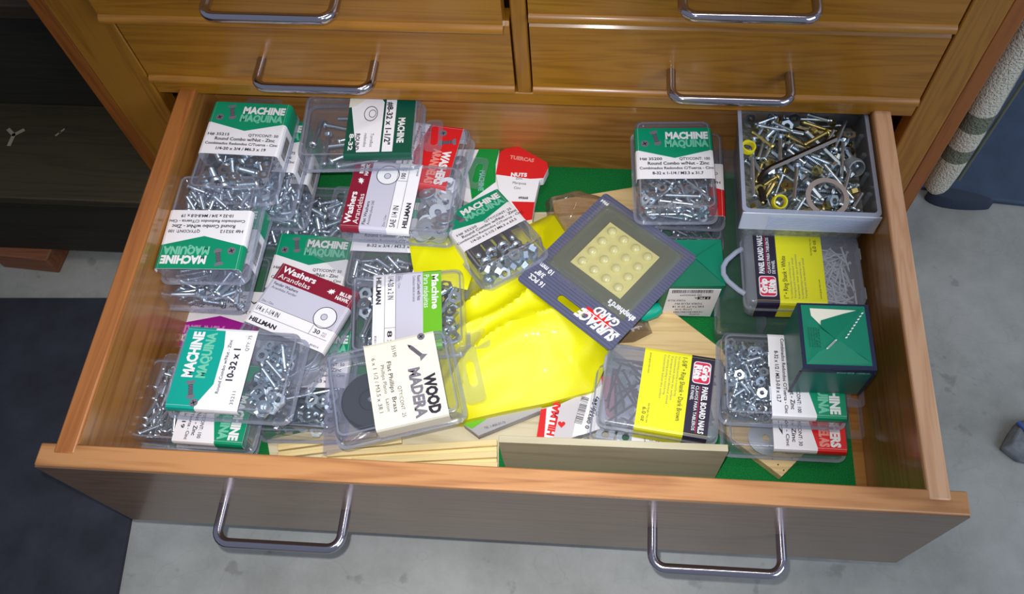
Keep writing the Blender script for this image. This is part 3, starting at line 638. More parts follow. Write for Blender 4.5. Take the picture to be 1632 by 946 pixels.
# --- front left stack
k = clamshell('screw_pack', 'clear pack at the very bottom of the front left stack', 'screw pack', (333, 716), -0.1005, -90, anchor=(0.038, 0.018), tab=False)
screw_label(k, num='35219'); 
k = clamshell('screw_pack', 'green and white pack half hidden, second in the front left stack', 'screw pack', (327, 706), -0.0712, -91, anchor=(0.038, 0.018), tab=False)
screw_label(k, num='35214', qty='QTY/CONT: 100', l3='1/4 / M5.1 x 19'); drop(k, (-.034, .034, -.048, -.012), [(S19, 'machine_screw', 'zinc machine screw in the second pack of the front left stack')], 80, 'screws in the second front left pack', keep=20, seed=10)
k = clamshell('screw_pack', 'teal and white 10-32 x 1 pack numbered 35211 on top of the front left stack', 'screw pack', (339, 586), -0.042, 89, anchor=(0, 0.017))
screw_label(k, y1=0.048, col=TEAL, num='35211', qty='QTY: 75', l3='10-32 x 1', style=1); drop(k, (-.034, .034, -.048, -.013), [(NUT11, 'hex_nut', 'zinc hex nut in the teal 10-32 x 1 pack'), (NUT11, 'hex_nut', 'zinc hex nut in the teal 10-32 x 1 pack'), (S25, 'machine_screw', 'zinc machine screw in the teal 10-32 x 1 pack'), (NUT8, 'hex_nut', 'zinc hex nut in the teal 10-32 x 1 pack')], 60, 'hardware in the teal 10-32 x 1 pack', keep=60, seed=11)
k = clamshell('screw_pack', 'clear pack of long bolts with a thin green edge beside the front left stack', 'screw pack', (472, 690), -0.100, 2, anchor=(0, -0.052), tab=False)
screw_label(k, y1=0.050, H=0.058, num='35221'); drop(k, (-.034, .034, -.048, .0), [(S50, 'machine_bolt', 'long zinc machine bolt in the low pack beside the front left stack'), (NUT11, 'hex_nut', 'zinc hex nut in the low pack beside the front left stack')], 70, 'hardware in the low pack beside the front left stack', keep=50, seed=12)
# --- centre left
k = clamshell('screw_pack', 'green label pack partly under a clear film, behind the burgundy fender washer card', 'screw pack', (446, 372), -0.0975, -2, anchor=(-0.038, 0.050), tab=False)
screw_label(k, num='35205'); 
k = clamshell('screw_pack', 'hazy pack of grey screws between the flat washer pack and the lime green pack', 'screw pack', (557, 399), -0.0685, 0, anchor=(-0.038, -0.012), tab=False)
screw_label(k, num='35202', l3='8-32 x 3/4 / M3.3 x 19', frac=0.3); drop(k, (-.034, .034, -.048, -.012), [(S19, 'machine_screw', 'zinc machine screw in the hazy central pack')], 120, 'screws in the hazy central pack', keep=26, seed=14)
k = clamshell('washer_pack', 'burgundy flat washer pack printed 100 with a hang tab on its left', 'washer pack', (609, 311), -0.040, 88, anchor=(0, 0.0185), w=0.078, h=0.026)
hill_label(k, 0.051); drop(k, (-.036, .036, -.049, -.014), [(WASH, 'washer', 'small zinc flat washer in the burgundy pack with hang tab')], 70, 'flat washers in the burgundy pack', flat=24, seed=15)
k = clamshell('screw_pack', 'lime green label pack of long bolts, its wide hang tab over the yellow bag', 'screw pack', (649, 493), -0.055, -82, anchor=(0, 0.0), w=0.078, l=0.102, tabw=0.9)
hill_label(k, 0.031, 0.062, col=LIME, t1='Machine', t2='Para máquinas', d1='Round Combo with Nuts', d2='Combinación redonda con tuercas', size='1/4-20 x 2 IN', qty='8', icon=''); drop(k, inner(k), [(S50, 'machine_bolt', 'long zinc machine bolt in the lime green label pack'), (NUT11, 'hex_nut', 'zinc hex nut in the lime green label pack')], 60, 'hardware in the lime green pack', keep=60, seed=16)
k = clamshell('washer_pack', 'burgundy fender washer card pack, tilted, printed 1/4 x 1-1/4', 'washer pack', (482, 487), -0.0705, -20, anchor=(0, 0.0185), w=0.084, h=0.026, tab=False)
hill_label(k, 0.051, 0.067, d1='Fender Washers', d2='Arandelas Fender', size='1/4 x 1-1/4 IN', qty='30'); drop(k, (-.038, .038, -.049, .0), [(FWASH, 'washer', 'wide zinc fender washer in the tilted burgundy pack')], 12, 'fender washers in the tilted burgundy pack', flat=10, seed=17)
# wood screw pack
k = clamshell('screw_pack', 'cream paper WOOD MADERA pack holding one black disc, at the front centre left', 'screw pack', (646, 604), -0.030, -73, anchor=(0, 0.011), w=0.078, l=0.104, h=0.026, tabw=0.7)
y1 = 0.041; y0 = y1 - 0.060; w_ = k.w / 2
lab = sleeve(k, y0, y1, [CREAM, PAPER], [([(-w_ + .004, y1 - .002), (-w_ + .004, y0), (w_ - .004, y0), (w_ - .004, y1 - .002)], 0)],
    [T('WOOD', w_ - 0.003, y1 - 0.0145, 0.009, K_, 0.036, 0.06, 'R'), T('MADERA', w_ - 0.002, y1 - 0.026, 0.009, G_, 0.045, 0.05, 'R'), bolt_icon(-0.0225, y1 - 0.017, 1.0, -142, G_, True, True),
     T('QTY/CONT  25', w_ - 0.006, y0 + 0.023, 0.003, K_, 0.028, 0, 'R'), T('35190', -w_ + 0.006, y0 + 0.023, 0.0034, K_, 0.011), T('Flat Phillips  Brass', 0.004, y0 + 0.017, 0.0036, K_, 0.046, 0.01, 'C'), T('Phillips Plano   Laton', 0.004, y0 + 0.0115, 0.003, K_, 0.042, 0, 'C'), T('6 x 1 1/2 / M3.5 x 38.1', 0.0, y0 + 0.005, 0.0034, K_, 0.050, 0, 'C')], (), 0.016)
mb = MB(); mb.lathe([(0.002, 0), (0.0235, 0), (0.025, 0.0015), (0.025, 0.008), (0.0235, 0.0095), (0.010, 0.0095), (0.009, 0.008), (0.0035, 0.008)], 36); mb.lathe([(0.0022, 0.008), (0.0024, 0.0105), (0.0012, 0.0115)], 12, 1)
o = mb.build('rubber_disc', [mat('black_rubber', (40, 46, 52), 0.45), ZINC]); o.matrix_world = k.M @ Matrix.Translation((0.004, -0.022, 0.0015)); tag(o, 'round black rubber disc with a silver centre inside the wood screw pack', 'disc')
# --- rear centre
k = clamshell('screw_pack', 'dark green 8-32 x 1-1/2 pack nearly empty, in the rear under the cabinet rail', 'screw pack', (603, 197), -0.014, -86, anchor=(0, 0.018), w=0.076, l=0.112)
y1 = 0.052; w_ = k.w / 2
sleeve(k, y1 - 0.064, y1, [DGREEN, PAPER, CREAM], [([(-w_ + .003, -.012), (-w_ + .003, .016), (-w_ + .012, .022), (w_ - .004, .022), (w_ - .004, .0)], 1), ([(-w_ + .003, .024), (-w_ + .003, .034), (w_ - .004, .034), (w_ - .004, .024)], 1), ([(-w_ + .003, -.012), (-w_ + .006, .006), (-w_ + .016, -.005), (-w_ + .018, -.012)], 2)],
    [T('MACHINE', -0.006, y1 - 0.0145, 0.0062, W_, 0.030, 0.04), T('#8-32 x 1-1/2"', -0.026, 0.0255, 0.0055, K_, 0.052, 0.03), annulus(-0.012, 0.010, 0.006, 0.0066, K_, 1.4), annulus(-0.012, 0.0115, 0.003, 0.0035, K_, 1.4), T('Tornillos', 0.012, 0.012, 0.003, K_, 0.016), T('redondos', 0.012, 0.006, 0.003, K_, 0.016), T('8-32', 0.012, -0.008, 0.004, W_, 0.020, 0.03), T('ROUND', 0.012, -0.002, 0.004, K_, 0.020, 0.03)], ())
drop(k, (-.036, .036, -.052, .02), [(S38, 'machine_screw', 'zinc machine screw loose in the nearly empty dark green pack')], 8, 'screws in the dark green pack', seed=18)
k = clamshell('washer_pack', 'red WASHERS pack in the rear, just right of the dark green pack', 'washer pack', (681, 246), -0.048, -97, anchor=(0, 0.016))
screw_label(k, 0.044, 0.056, col=RED, t1='WASHERS', t2='ARANDELAS', ghost=GR, num='35240', l1='Lock Washers - Zinc', l2='Arandelas de Presion - Cinc', l3='1/4', frac=0.6, drop=0.026); drop(k, inner(k), [(WASH, 'washer', 'zinc washer in the red label pack')], 14, 'washers in the red pack', flat=24, seed=19)
# tilted long screw pack
k = clamshell('screw_pack', 'tilted 35220 pack of long screws and nuts leaning over the yellow bag', 'screw pack', (768, 350), -0.050, 35, anchor=(0, 0.015), w=0.066, l=0.092, h=0.032, tilt=-17, tab=False)
screw_label(k, 0.045, 0.058, num='35220', qty='QTY/CONT: 25', l3='1/4-20 x 2-1/2 / M6.3 x 63.5', drop=0.028, frac=0.42)
for i, (x, z) in enumerate([(-0.024, 0.006), (-0.013, 0.006), (-0.002, 0.006), (0.009, 0.006), (0.020, 0.006), (-0.018, 0.015), (-0.007, 0.015), (0.004, 0.015), (0.015, 0.015), (-0.022, 0.023), (-0.010, 0.023), (0.002, 0.023), (0.014, 0.023)]):
    o = bpy.data.objects.new('machine_bolt', S63[0]); COL.objects.link(o); o.matrix_world = k.M @ Matrix.Translation((x, 0.010, z)) @ Matrix.Rotation(PI / 2 * (1 if i % 3 else -1), 4, 'Z')
    tag(o, 'long zinc machine bolt in the tilted pack over the yellow bag', 'bolt', 'long bolts in the tilted pack')
drop(k, (-.030, .030, -.043, -.024), [(NUT11, 'hex_nut', 'zinc hex nut in the tilted pack over the yellow bag')], 16, 'nuts in the tilted pack', flat=60, seed=20, tries=20)
# --- right of centre: the 35200 stack
k = clamshell('screw_pack', 'clear pack at the bottom of the 35200 stack, rear right of centre', 'screw pack', (1092, 383), -0.098, 0, anchor=(0, -0.052), tab=False)
drop(k, inner(k), [(S25, 'machine_screw', 'zinc machine screw in the bottom pack of the 35200 stack')], 40, 'screws in the bottom pack of the 35200 stack', keep=8, seed=21)
k = clamshell('screw_pack', 'pack with a red and white label edge in the middle of the 35200 stack', 'screw pack', (1089, 300), -0.067, 180, anchor=(0, 0.019), w=0.080, tab=False)
screw_label(k, col=RED, t1='WASHERS', t2='ARANDELAS', ghost=GR, num='35203', frac=0.5)
k = clamshell('screw_pack', 'full green and white 35200 pack of long thin screws, rear right of centre', 'screw pack', (1075, 244), -0.034, 3, anchor=(0, 0.012), w=0.074, h=0.031, tab=False)
screw_label(k, 0.042, 0.060, num='35200', qty='QTY/CONT: 100', l3='8-32 x 1-1/4 / M3.3 x 31.7', frac=0.45); drop(k, (-.034, .034, -.050, .012), [(S32, 'machine_screw', 'thin long zinc machine screw in the full 35200 pack'), (S32, 'machine_screw', 'thin long zinc machine screw in the full 35200 pack'), (NUT8, 'hex_nut', 'zinc hex nut in the full 35200 pack')], 300, 'hardware in the 35200 pack', keep=90, flat=12, seed=22, tries=30)
# --- right front stack
k = clamshell('washer_pack', 'red and white label pack under the 8-32 x 1/2 pack at the front right', 'washer pack', (1290, 718), -0.0885, -90, anchor=(0.039, 0.018), w=0.078)
screw_label(k, col=RED, t1='WASHERS', t2='ARANDELAS', ghost=GR, num='35241', qty='QTY/CONT: 30', l1='Lock Washer - Zinc', l2='Arandelas de Presión - Cinc', l3='x 31.7'); drop(k, (-.034, .034, -.048, .0), [(FWASH, 'washer', 'wide zinc washer in the red label pack at the front right')], 3, 'washers in the front right red pack', seed=23)
k = clamshell('screw_pack', 'green and white 8-32 x 1/2 pack under the green carton at the front right', 'screw pack', (1283, 598), -0.060, -90, anchor=(0, 0.018), w=0.077)
screw_label(k, num='35198', qty='QTY/CONT: 100', l3='8-32 x 1/2 / M3.3-0.8 x 12.7'); drop(k, (-.035, .035, -.048, -.008), [(S13, 'machine_screw', 'short zinc machine screw in the 8-32 x 1/2 pack'), (S13, 'machine_screw', 'short zinc machine screw in the 8-32 x 1/2 pack'), (NUT8, 'hex_nut', 'zinc hex nut in the 8-32 x 1/2 pack')], 200, 'hardware in the 8-32 x 1/2 pack', keep=90, flat=40, seed=24)
# --- under the brown nail box
k = clamshell('washer_pack', 'low red and white label pack under the yellow and black box of brown nails', 'washer pack', (1060, 716), -0.1018, -94, anchor=(0.038, 0.018), h=0.0155, tab=False)
screw_label(k, col=RED, t1='WASHERS', t2='ARANDELAS', ghost=GR, num='35242', qty='QTY/CONT: 25', l1='Fender - Zinc', l2='Arandelas - Cinc', l3='M8.1'); drop(k, (-.034, .034, -.048, .0), [(WASH, 'washer', 'zinc washer in the low pack under the brown nails')], 10, 'washers under the brown nail box', flat=20, seed=25)

heap = REST.build('loose_screws', ZINC); heap['kind'] = 'stuff'
tag(heap, 'deeper heaps of small zinc screws filling the clear packs in the drawer', 'screws')

# ------------------------------------------------------------------ panel nail boxes
def nail_box(label, px, zt, yaw, w, l, h, title, rows, wt, loop):
    R = Matrix.Rotation(math.radians(yaw), 4, 'Z'); base = at(px[0], px[1], zt) - Vector((0, 0, h))
    t = thing('nail_box', label, 'nail box', base, R.to_euler()); k = Pack(); k.t = t; k.M = Matrix.Translation(base) @ R; k.w, k.l, k.h = w, l, h
    sp = h * 0.62
    lid = MB(); f = 0.0025; rings = [lift(rr(w + 0.003, l + 0.003, 0.008), sp), lift(rr(w + 0.003, l + 0.003, 0.008), sp + 0.0012), lift(rr(w, l, 0.007), sp + 0.0012)]
    for a in (0, 30, 60, 90):
        i = f * (1 - math.cos(math.radians(a))); rings.append(lift(rr(w - 2 * i, l - 2 * i, 0.007 - i * 0.8), h - f + f * math.sin(math.radians(a))))
    lid.loft(rings, False, True); lid.build('lid', FROST, t)
    tr = MB(); rings = [lift(rr(w + 0.003, l + 0.003, 0.008), sp - 0.0002), lift(rr(w + 0.003, l + 0.003, 0.008), sp - 0.0016), lift(rr(w, l, 0.007), sp - 0.0016), lift(rr(w - 0.002, l - 0.002, 0.007), 0.002), lift(rr(w - 0.005, l - 0.005, 0.006), 0)]
    tr.loft(rings, False, True); tr.build('tray', FROST, t)
    for sx in (-1, 1):
        h_ = MB(); h_.box(-0.006, 0.006, -l / 2 - 0.0028, -l / 2 - 0.0002, sp - 0.006, sp + 0.005, 0, Matrix.Translation((sx * w * 0.28, 0, 0))); h_.build('hinge', FROSTW, t, 0.0006)
    if loop:      # carrying loop on the lid end
        h_ = MB(); pts = [(-0.024, l / 2, sp + 0.003), (-0.020, l / 2 + 0.006, sp + 0.003), (-0.011, l / 2 + 0.015, sp + 0.003), (-0.004, l / 2 + 0.0185, sp + 0.003), (0.004, l / 2 + 0.0185, sp + 0.003), (0.011, l / 2 + 0.015, sp + 0.003), (0.020, l / 2 + 0.006, sp + 0.003), (0.024, l / 2, sp + 0.003)]
        h_.tube(pts, 0.0024, 8); h_.build('carrying_loop', FROSTW, t)
    else:
        h_ = MB(); h_.prism([(-0.007, l / 2 + .001), (0.007, l / 2 + .001), (0.006, l / 2 + 0.007), (-0.006, l / 2 + 0.007)], sp - 0.005, sp + 0.006); h_.build('latch', FROST, t, 0.001)
    W = w / 2 + 0.0002; yb, ya, ys = l / 2 - 0.0085, l / 2 - 0.029, l / 2 - 0.029 - 0.042
    yy = ya
    reg = [([(-W + .003, yb), (-W + .003, ya), (W - .003, ya), (W - .003, yb)], 1)]
    lg = rr(0.021, 0.0155, 0.003, 4, -W + 0.017, yb - 0.0105)
    reg.append((lg, 0)); reg.append((rr(0.0195, 0.014, 0.0025, 4, -W + 0.017, yb - 0.0105), 2))
    xl = -W + 0.030
    tx = [T('Grip', -W + 0.017, yb - 0.0098, 0.0060, W_, 0.0155, 0.06, 'C'), T('Rite', -W + 0.017, yb - 0.0168, 0.0060, W_, 0.0145, 0.06, 'C'),
          T('PANEL BOARD NAILS', xl, yb - 0.0085, 0.0048, W_, W * 2 - 0.034, 0.035), rule(xl, W - 0.004, yb - 0.0107, yb - 0.0102, PK), T('CLAVOS PARA TABLEROS', xl, yb - 0.0142, 0.0028, W_, W * 2 - 0.036, 0.01), T('DE PANEL', xl, yb - 0.0182, 0.0028, W_, 0.014, 0.01),
          T(title, -W + 0.005, ya - 0.0078, 0.0042, K_, 0.060 if len(title) > 24 else 0.044, 0.0)]
    for i in range(5): tx.append(T(rows[i % len(rows)], -W + 0.005, ya - 0.0115 - i * 0.0032, 0.0016, G_, 0.038 + 0.004 * (i % 3)))
    tx += [T(wt, W - 0.020, ys + 0.005, 0.0034, K_, 0.013, 0.0), T('Net Weight / Peso neto', W - 0.024, ys + 0.0095, 0.0014, K_, 0.018), T('www.grip-rite.com', -W + 0.005, ys + 0.005, 0.0015, K_, 0.02)]
    # reuse the sleeve builder with logo fields printed above the black band
    sleeve(k, ys, yb, [YEL, NAVY, PINK, PAPER], [(reg[0][0], 1)], [], [(ya, yb, 1)], h - 0.004)
    lg_ = MB(); z = h + 0.0007
    lg_.add(lift(lg, z), [tuple(range(len(lg)))], 0); lg_.add(lift(reg[2][0], z + 0.0001), [tuple(range(len(reg[2][0])))], 1)
    L_ = [c for c in t.children if c.name.startswith('paper_label')][0]
    lg_.build('logo_patch', [WINK, PINK], L_, smooth=False)
    pm = [WINK, INK, INKG, GHOST, GHOSTR, GHOSTP, ZINCD, MAROON, PINK]; tm = MB()
    for a in tx: a(tm, z + 0.0003)
    tm.build('lettering', pm, L_, smooth=False)
    return k
k = nail_box('frosted box of white panel nails with yellow and black label and a carrying loop', (1281, 427), -0.0548, 91, 0.074, 0.106, 0.0295, '1" • Ring Shank • White', ['For attaching paneling to wood furring or studs', 'Tempered hardened steel', 'Important: wear eye protection'], '6.0 oz.', True)
drop(k, (-.034, .034, -.050, .0), [(NAILW, 'panel_nail', 'white panel nail in the frosted box with the carrying loop')], 110, 'white panel nails in the box with the loop', flat=14, seed=30, tries=8)
k = nail_box('frosted box of dark brown panel nails with yellow and black label near the front edge', (1055, 621), -0.0740, -97, 0.077, 0.103, 0.027, '1-5/8" • Ring Shank • Dark Brown', ['For attaching paneling to wood furring', 'Countersink below the surface', 'Tempered hardened steel'], '6.0 oz', False)
drop(k, (-.036, .036, -.049, .049), [(NAILB, 'panel_nail', 'dark brown panel nail in the frosted box near the front edge')], 46, 'brown panel nails in the front box', flat=6, seed=31, tries=8)

# ------------------------------------------------------------------ green cartons
def carton(name, label, c, yaw, w, d, h, edge, top_col, face_col):
    R = Matrix.Rotation(math.radians(yaw), 4, 'Z'); t = thing(name, label, 'carton', c, R.to_euler())
    mb = MB(); mb.box(-w / 2, w / 2, -d / 2, d / 2, 0, h - 0.0008); body = mb.build('carton_body', face_col, t, 0.0008)
    return t, R
c = at(1333, 534, -0.006); h = 0.0525; c.z = -0.006 - h
CGREEN = mat('carton_green', (4, 128, 98), 0.4, noise_amt=0.05, nscale=60); CNAVY = mat('carton_navy', (28, 34, 66), 0.4); CSIDE = mat('carton_side', (12, 96, 86), 0.35)
t, R = carton('green_carton', 'upright green carton with dark blue edges and a folded torn top at the front right', c, 1, 0.0585, 0.0585, h, None, CGREEN, CSIDE)
mb = MB(); s = 0.0292; z = h - 0.0008
mb.box(-s, s, -s, s, z, z + 0.0003, 1)
mb.box(-s + .003, s - .0035, -s + .003, s - .002, z + .0003, z + 0.0006, 0)
mb.add([(-s + .010, s - .005, z + .0008), (-s + .0105, s - .012, z + .0008), (-s + .018, s - .021, z + .0008), (-s + .019, s - .016, z + .0008), (s - .010, s - .006, z + .0008)], [(0, 1, 2, 3, 4)], 2)
# flap folds: two raised triangular panels meeting on the diagonal
mb.add([(-s + .018, s - .016, z + .0009), (s - .004, s - .003, z + .0007), (s - .004, -s + .006, z + .0007), (-s + .017, s - .022, z + .0021), (-.002, -.004, z + .0030)], [(0, 3, 4), (0, 4, 1), (3, 2, 4), (4, 2, 1)], 0)
mb.add([(-s + .003, -s + .003, z + .0007), (s - .004, -s + .0045, z + .0009), (0.002, -.006, z + .0028), (-s + .013, -s + .013, z + .0022), (-s + .003, s - .004, z + .0007), (-s + .015, s - .023, z + .0018)], [(0, 1, 2, 3), (0, 3, 5, 4), (3, 2, 5)], 0)
mb.build('folded_top', [CGREEN, CNAVY, CREAM], t, smooth=False)
mb = MB()
for i in range(5): put_text(mb, ['WARNING', 'ADVERTENCIA', 'CALIFORNIA', 'SEE SIDE', 'PANEL'][i], -s + 0.0075 + i * 0.002, -0.012, 0.0014, 0, 0.018, 0, 'L', 90, z + 0.0024)
for (x0, y0, x1, y1) in ((.006, -.004, s - .006, s - .008), (-.010, -.014, -.002, -.006)):
    n_ = 9
    for i in range(n_):
        a = i / n_; xx, yy = x0 + (x1 - x0) * a, y0 + (y1 - y0) * a
        mb.add([(xx, yy, z + .0034), (xx + .0016, yy + .0006, z + .0034), (xx + .0022, yy + .002, z + .0034), (xx + .0003, yy + .0013, z + .0034)], [(0, 1, 2, 3)], 1)
mb.build('print_and_scuffs', [DGREEN, PAPER], t, smooth=False)
mb = MB(); Bf = Matrix(((1, 0, 0, 0), (0, 0, -1, -s - 0.0002), (0, 1, 0, 0), (0, 0, 0, 1)))
mb.box(-s, s, h - 0.008, h - 0.0012, 0, 0.0003, 0, Bf); put_text(mb, '018001 828-0428', 0.012, h - 0.006, 0.0026, 1, 0.026, 0.01, 'C', 180, 0.0005, base=Bf @ Matrix.Translation((0, 0.0, 0)))
for sx in (-1, 1): mb.box(sx * s - .0012, sx * s + .0012, 0.001, h - 0.008, -0.0009, 0.0003, 0, Bf)
mb.box(-0.006, 0.006, h - 0.002, h - 0.0008, 0.0001, 0.0009, 0, Bf)
mb.build('front_edge_print', [CNAVY, GHOST], t, smooth=False)

# carton with a white sticker, standing on the felt under the card
fr = at(1102, 455, -0.066); w, d = 0.060, 0.050; c = Vector((fr.x, fr.y + d / 2, FELT)); h = 0.064
t, R = carton('green_carton', 'green carton with a white barcode sticker standing beside the bumper pad card', c, 3, w, d, h, None, CGREEN, mat('carton_green2', (6, 110, 80), 0.4))
mb = MB(); z = h - 0.0008; mb.box(-w / 2, w / 2, -d / 2, d / 2, z, z + .0004, 0); mb.add([(-w / 2 + .002, -d / 2 + .001, z + .0005), (w / 2 - .001, -d / 2 + .001, z + .0005), (.004, .002, z + .0032)], [(0, 1, 2)], 1)
mb.add([(w / 2 - .001, -d / 2 + .002, z + .0005), (w / 2 - .001, d / 2 - .001, z + .0005), (.004, .003, z + .0034)], [(0, 1, 2)], 0); mb.build('folded_top', [CGREEN, mat('carton_fold', (4, 112, 84), 0.4)], t, smooth=False)
Bf = Matrix(((1, 0, 0, 0), (0, 0, -1, -d / 2 - 0.0003), (0, 1, 0, 0), (0, 0, 0, 1)))
mb = MB(); mb.prism([(-w / 2 + .009, h - .005), (-w / 2 + .006, h - .058), (w / 2 - .006, h - .061), (w / 2 - .003, h - .006)][::-1], 0, 0.0004, 0, Bf); st = mb.build('sticker', PAPER, t, smooth=False)
mb = MB(); U = Bf @ Matrix.Translation((0.0, h - 0.033, 0.0006)) @ Matrix.Rotation(PI, 4, 'Z')
barcode(mb, -0.020, 0.018, -0.0265, -0.0205, 0, 0, random.Random(3), base=U)
for s_, x, y, hh, ww in (('(0) 04962294', 0, -0.0175, .0026, .020), ('25 EA', -.009, -0.0125, .0034, .010), ('TORX PLUS', 0.012, -0.0075, .0032, .017), ('TORX PLUS PH', 0.0, -0.001, .0034, .026), ('DELTA PT 22 X 18', 0, 0.005, .0034, .030), ('LOT#: 3140', 0.004, .011, .003, .016), ('CUST#', -0.008, .0215, .0026, .010)):
    put_text(mb, s_, x, y, hh, 0, ww, 0.01, 'C', 0, 0, base=U)
mb.add([(-.022, -.0065, 0), (-.010, -.0065, 0), (-.010, -.001, 0), (-.022, -.001, 0)], [(0, 1, 2, 3)], 0, U @ Matrix.Translation((0.003, -0.007, 0))); put_text(mb, '1 PK', -0.0125, -0.0125, 0.0036, 1, 0.009, 0.03, 'C', 0, 0.0002, base=U)
barcode(mb, -0.015, 0.012, 0.0165, 0.0190, 0, 0, random.Random(4), base=U)
mb.build('lettering', [INK, WINK], st, smooth=False)
mb = MB(); c = at(1034, 497, -0.10); mb.lathe([(0.004, -0.012), (0.0075, -0.010), (0.0078, 0.006), (0.005, 0.012), (0.001, 0.013)], 16, 0, Matrix.Rotation(PI / 2, 4, 'Y')); o = mb.build('teal_plug', mat('teal_plastic', (0, 172, 142), 0.35)); o.location = c; o.rotation_euler = (0, -0.25, 0.35)
tag(o, 'small teal plastic plug poking out beside the green carton with sticker', 'plug')

# ------------------------------------------------------------------ bumper pad card
c = at(968, 427, -0.0628); R = Matrix.Rotation(math.radians(142), 4, 'Z')
t = thing('bumper_pad_card', 'slate blue hanging card with a square of sixteen clear bumper pads, lying across the centre', 'bumper pads', c, R.to_euler())
SLATE = bpy.data.materials.new('slate_card'); SLATE.use_nodes = True; nt = SLATE.node_tree; b = nt.nodes['Principled BSDF']
tc = nt.nodes.new('ShaderNodeTexCoord'); wv = nt.nodes.new('ShaderNodeTexWave'); wv.bands_direction = 'Y'; wv.inputs['Scale'].default_value = 95; cr = nt.nodes.new('ShaderNodeValToRGB')
cr.color_ramp.elements[0].position = 0.02; cr.color_ramp.elements[0].color = lin((70, 72, 94)); cr.color_ramp.elements[1].position = 0.14; cr.color_ramp.elements[1].color = lin((96, 100, 128))
nt.links.new(tc.outputs['Object'], wv.inputs['Vector']); nt.links.new(wv.outputs[0], cr.inputs[0]); nt.links.new(cr.outputs[0], b.inputs['Base Color']); b.inputs['Roughness'].default_value = 0.35
CW, CL = 0.112, 0.128
mb = MB(); out = rr(CW, CL, 0.004, 11)   # card with a hanging slot near its top edge
n = len(out); slot = rr(0.030, 0.007, 0.0033, 11, 0, CL / 2 - 0.012)
slot = [(x, y - (0.002 if abs(x) < 0.006 and y < CL / 2 - 0.012 else 0)) for x, y in slot]
mb.ringplate(out, slot, -0.0004, 0.0004)
# the area inside the slot ring is covered by the plate itself, so only the slot stays open
card = mb.build('card', SLATE, t, smooth=False)
by = -0.010
mb = MB(); mb.box(-0.046, 0.046, by - 0.046, by + 0.043, 0.0005, 0.0007); mb.build('printed_window', mat('olive_print', (100, 104, 82), 0.4), card)
mb = MB(); mb.box(-0.030, 0.030, by - 0.030, by + 0.028, 0.0008, 0.0018); mb.build('backing_square', mat('bumper_backing', (222, 214, 138), 0.5), t, 0.0003)
dome = MB(); dome.lathe([(0.0046, 0), (0.0048, 0.0008), (0.0042, 0.0021), (0.0030, 0.0030), (0.0014, 0.0035), (0.0002, 0.0036)], 20)
DM = dome.mesh('bumper_pad', mat('bumper', (226, 220, 150), 0.12, coat=1.0), True, 60)
for i in range(4):
    for j in range(4):
        o = bpy.data.objects.new('bumper_pad', DM); COL.objects.link(o); o.parent = t; o.location = (-0.0215 + i * 0.0143, by - 0.0225 + j * 0.0143, 0.0018)
mb = MB(); B0 = [(rr(0.100, 0.096, 0.006, 4, 0, by - 0.001), 0.0007), (rr(0.092, 0.088, 0.006, 4, 0, by - 0.001), 0.0008), (rr(0.088, 0.084, 0.006, 4, 0, by - 0.001), 0.0055), (rr(0.085, 0.081, 0.006, 4, 0, by - 0.001), 0.0064), (rr(0.074, 0.070, 0.006, 4, 0, by - 0.001), 0.0066), (rr(0.072, 0.068, 0.006, 4, 0, by - 0.001), 0.0060)]
mb.loft([lift(o2, z) for o2, z in B0], False, True); mb.build('blister', CLEAR, t)
mb = MB(); z = 0.0009
def P_(s, x, y, h_, mi, wd, bold=0.0, al='L', rot=0, sh=0, dz=0.0): put_text(mb, s, x, y, h_, mi, wd, bold, al, rot, z + dz, sh)
rr_ = [(-0.040, 0.049), (-0.014, 0.050), (-0.012, 0.043), (-0.030, 0.040), (-0.042, 0.043)]
mb.add([(x, y, z - 0.0003) for x, y in rr_], [(0, 1, 2, 3, 4)], 2)
P_('SURFACE', -0.053, 0.0470, 0.0098, 0, 0.043, 0.05, 'L', 0, 0.25); P_('GARD', -0.046, 0.0355, 0.0085, 0, 0.026, 0.04, 'L', 0, 0.25); mb.add([(-.053, .0455, z), (-.012, .0455, z), (-.012, .0462, z), (-.053, .0462, z)], [(0, 1, 2, 3)], 0)
P_("shepherd's", -0.053, 0.0235, 0.0062, 0, 0.030, 0.04); P_('16 PCS.', 0.032, 0.0505, 0.0052, 0, 0.018, 0.03); P_('3/8"', 0.038, 0.0430, 0.0050, 0, 0.010, 0.03); P_('10 mm', 0.034, 0.0355, 0.0050, 0, 0.016, 0.03)
for i, s_ in enumerate(['Self Adhesive Bumper Pads', 'Clear Vinyl Pads', 'Protectores adhesivos', 'Amortisseurs adhésifs', 'Almohadillas de vinilo']): P_(s_, -0.006 + (i % 2) * 0.002, 0.0345 - i * 0.0027 + 0.004, 0.0016, 3, 0.034)
for i, s_ in enumerate(['Protects furniture and walls from scratches and noise. Clean and dry surface first.', 'Protege muebles y paredes. Limpie y seque la superficie.', 'Keep away from children. Distributed for home use.']): P_(s_, -0.050, -0.0600 + i * 0.0026, 0.0015, 3, 0.094 - 0.014 * i)
P_('9964', 0.044, -0.0560, 0.0036, 0, 0.009, 0.04)
mb.build('lettering', [WINK, INK, RED, INKG], card, smooth=False)

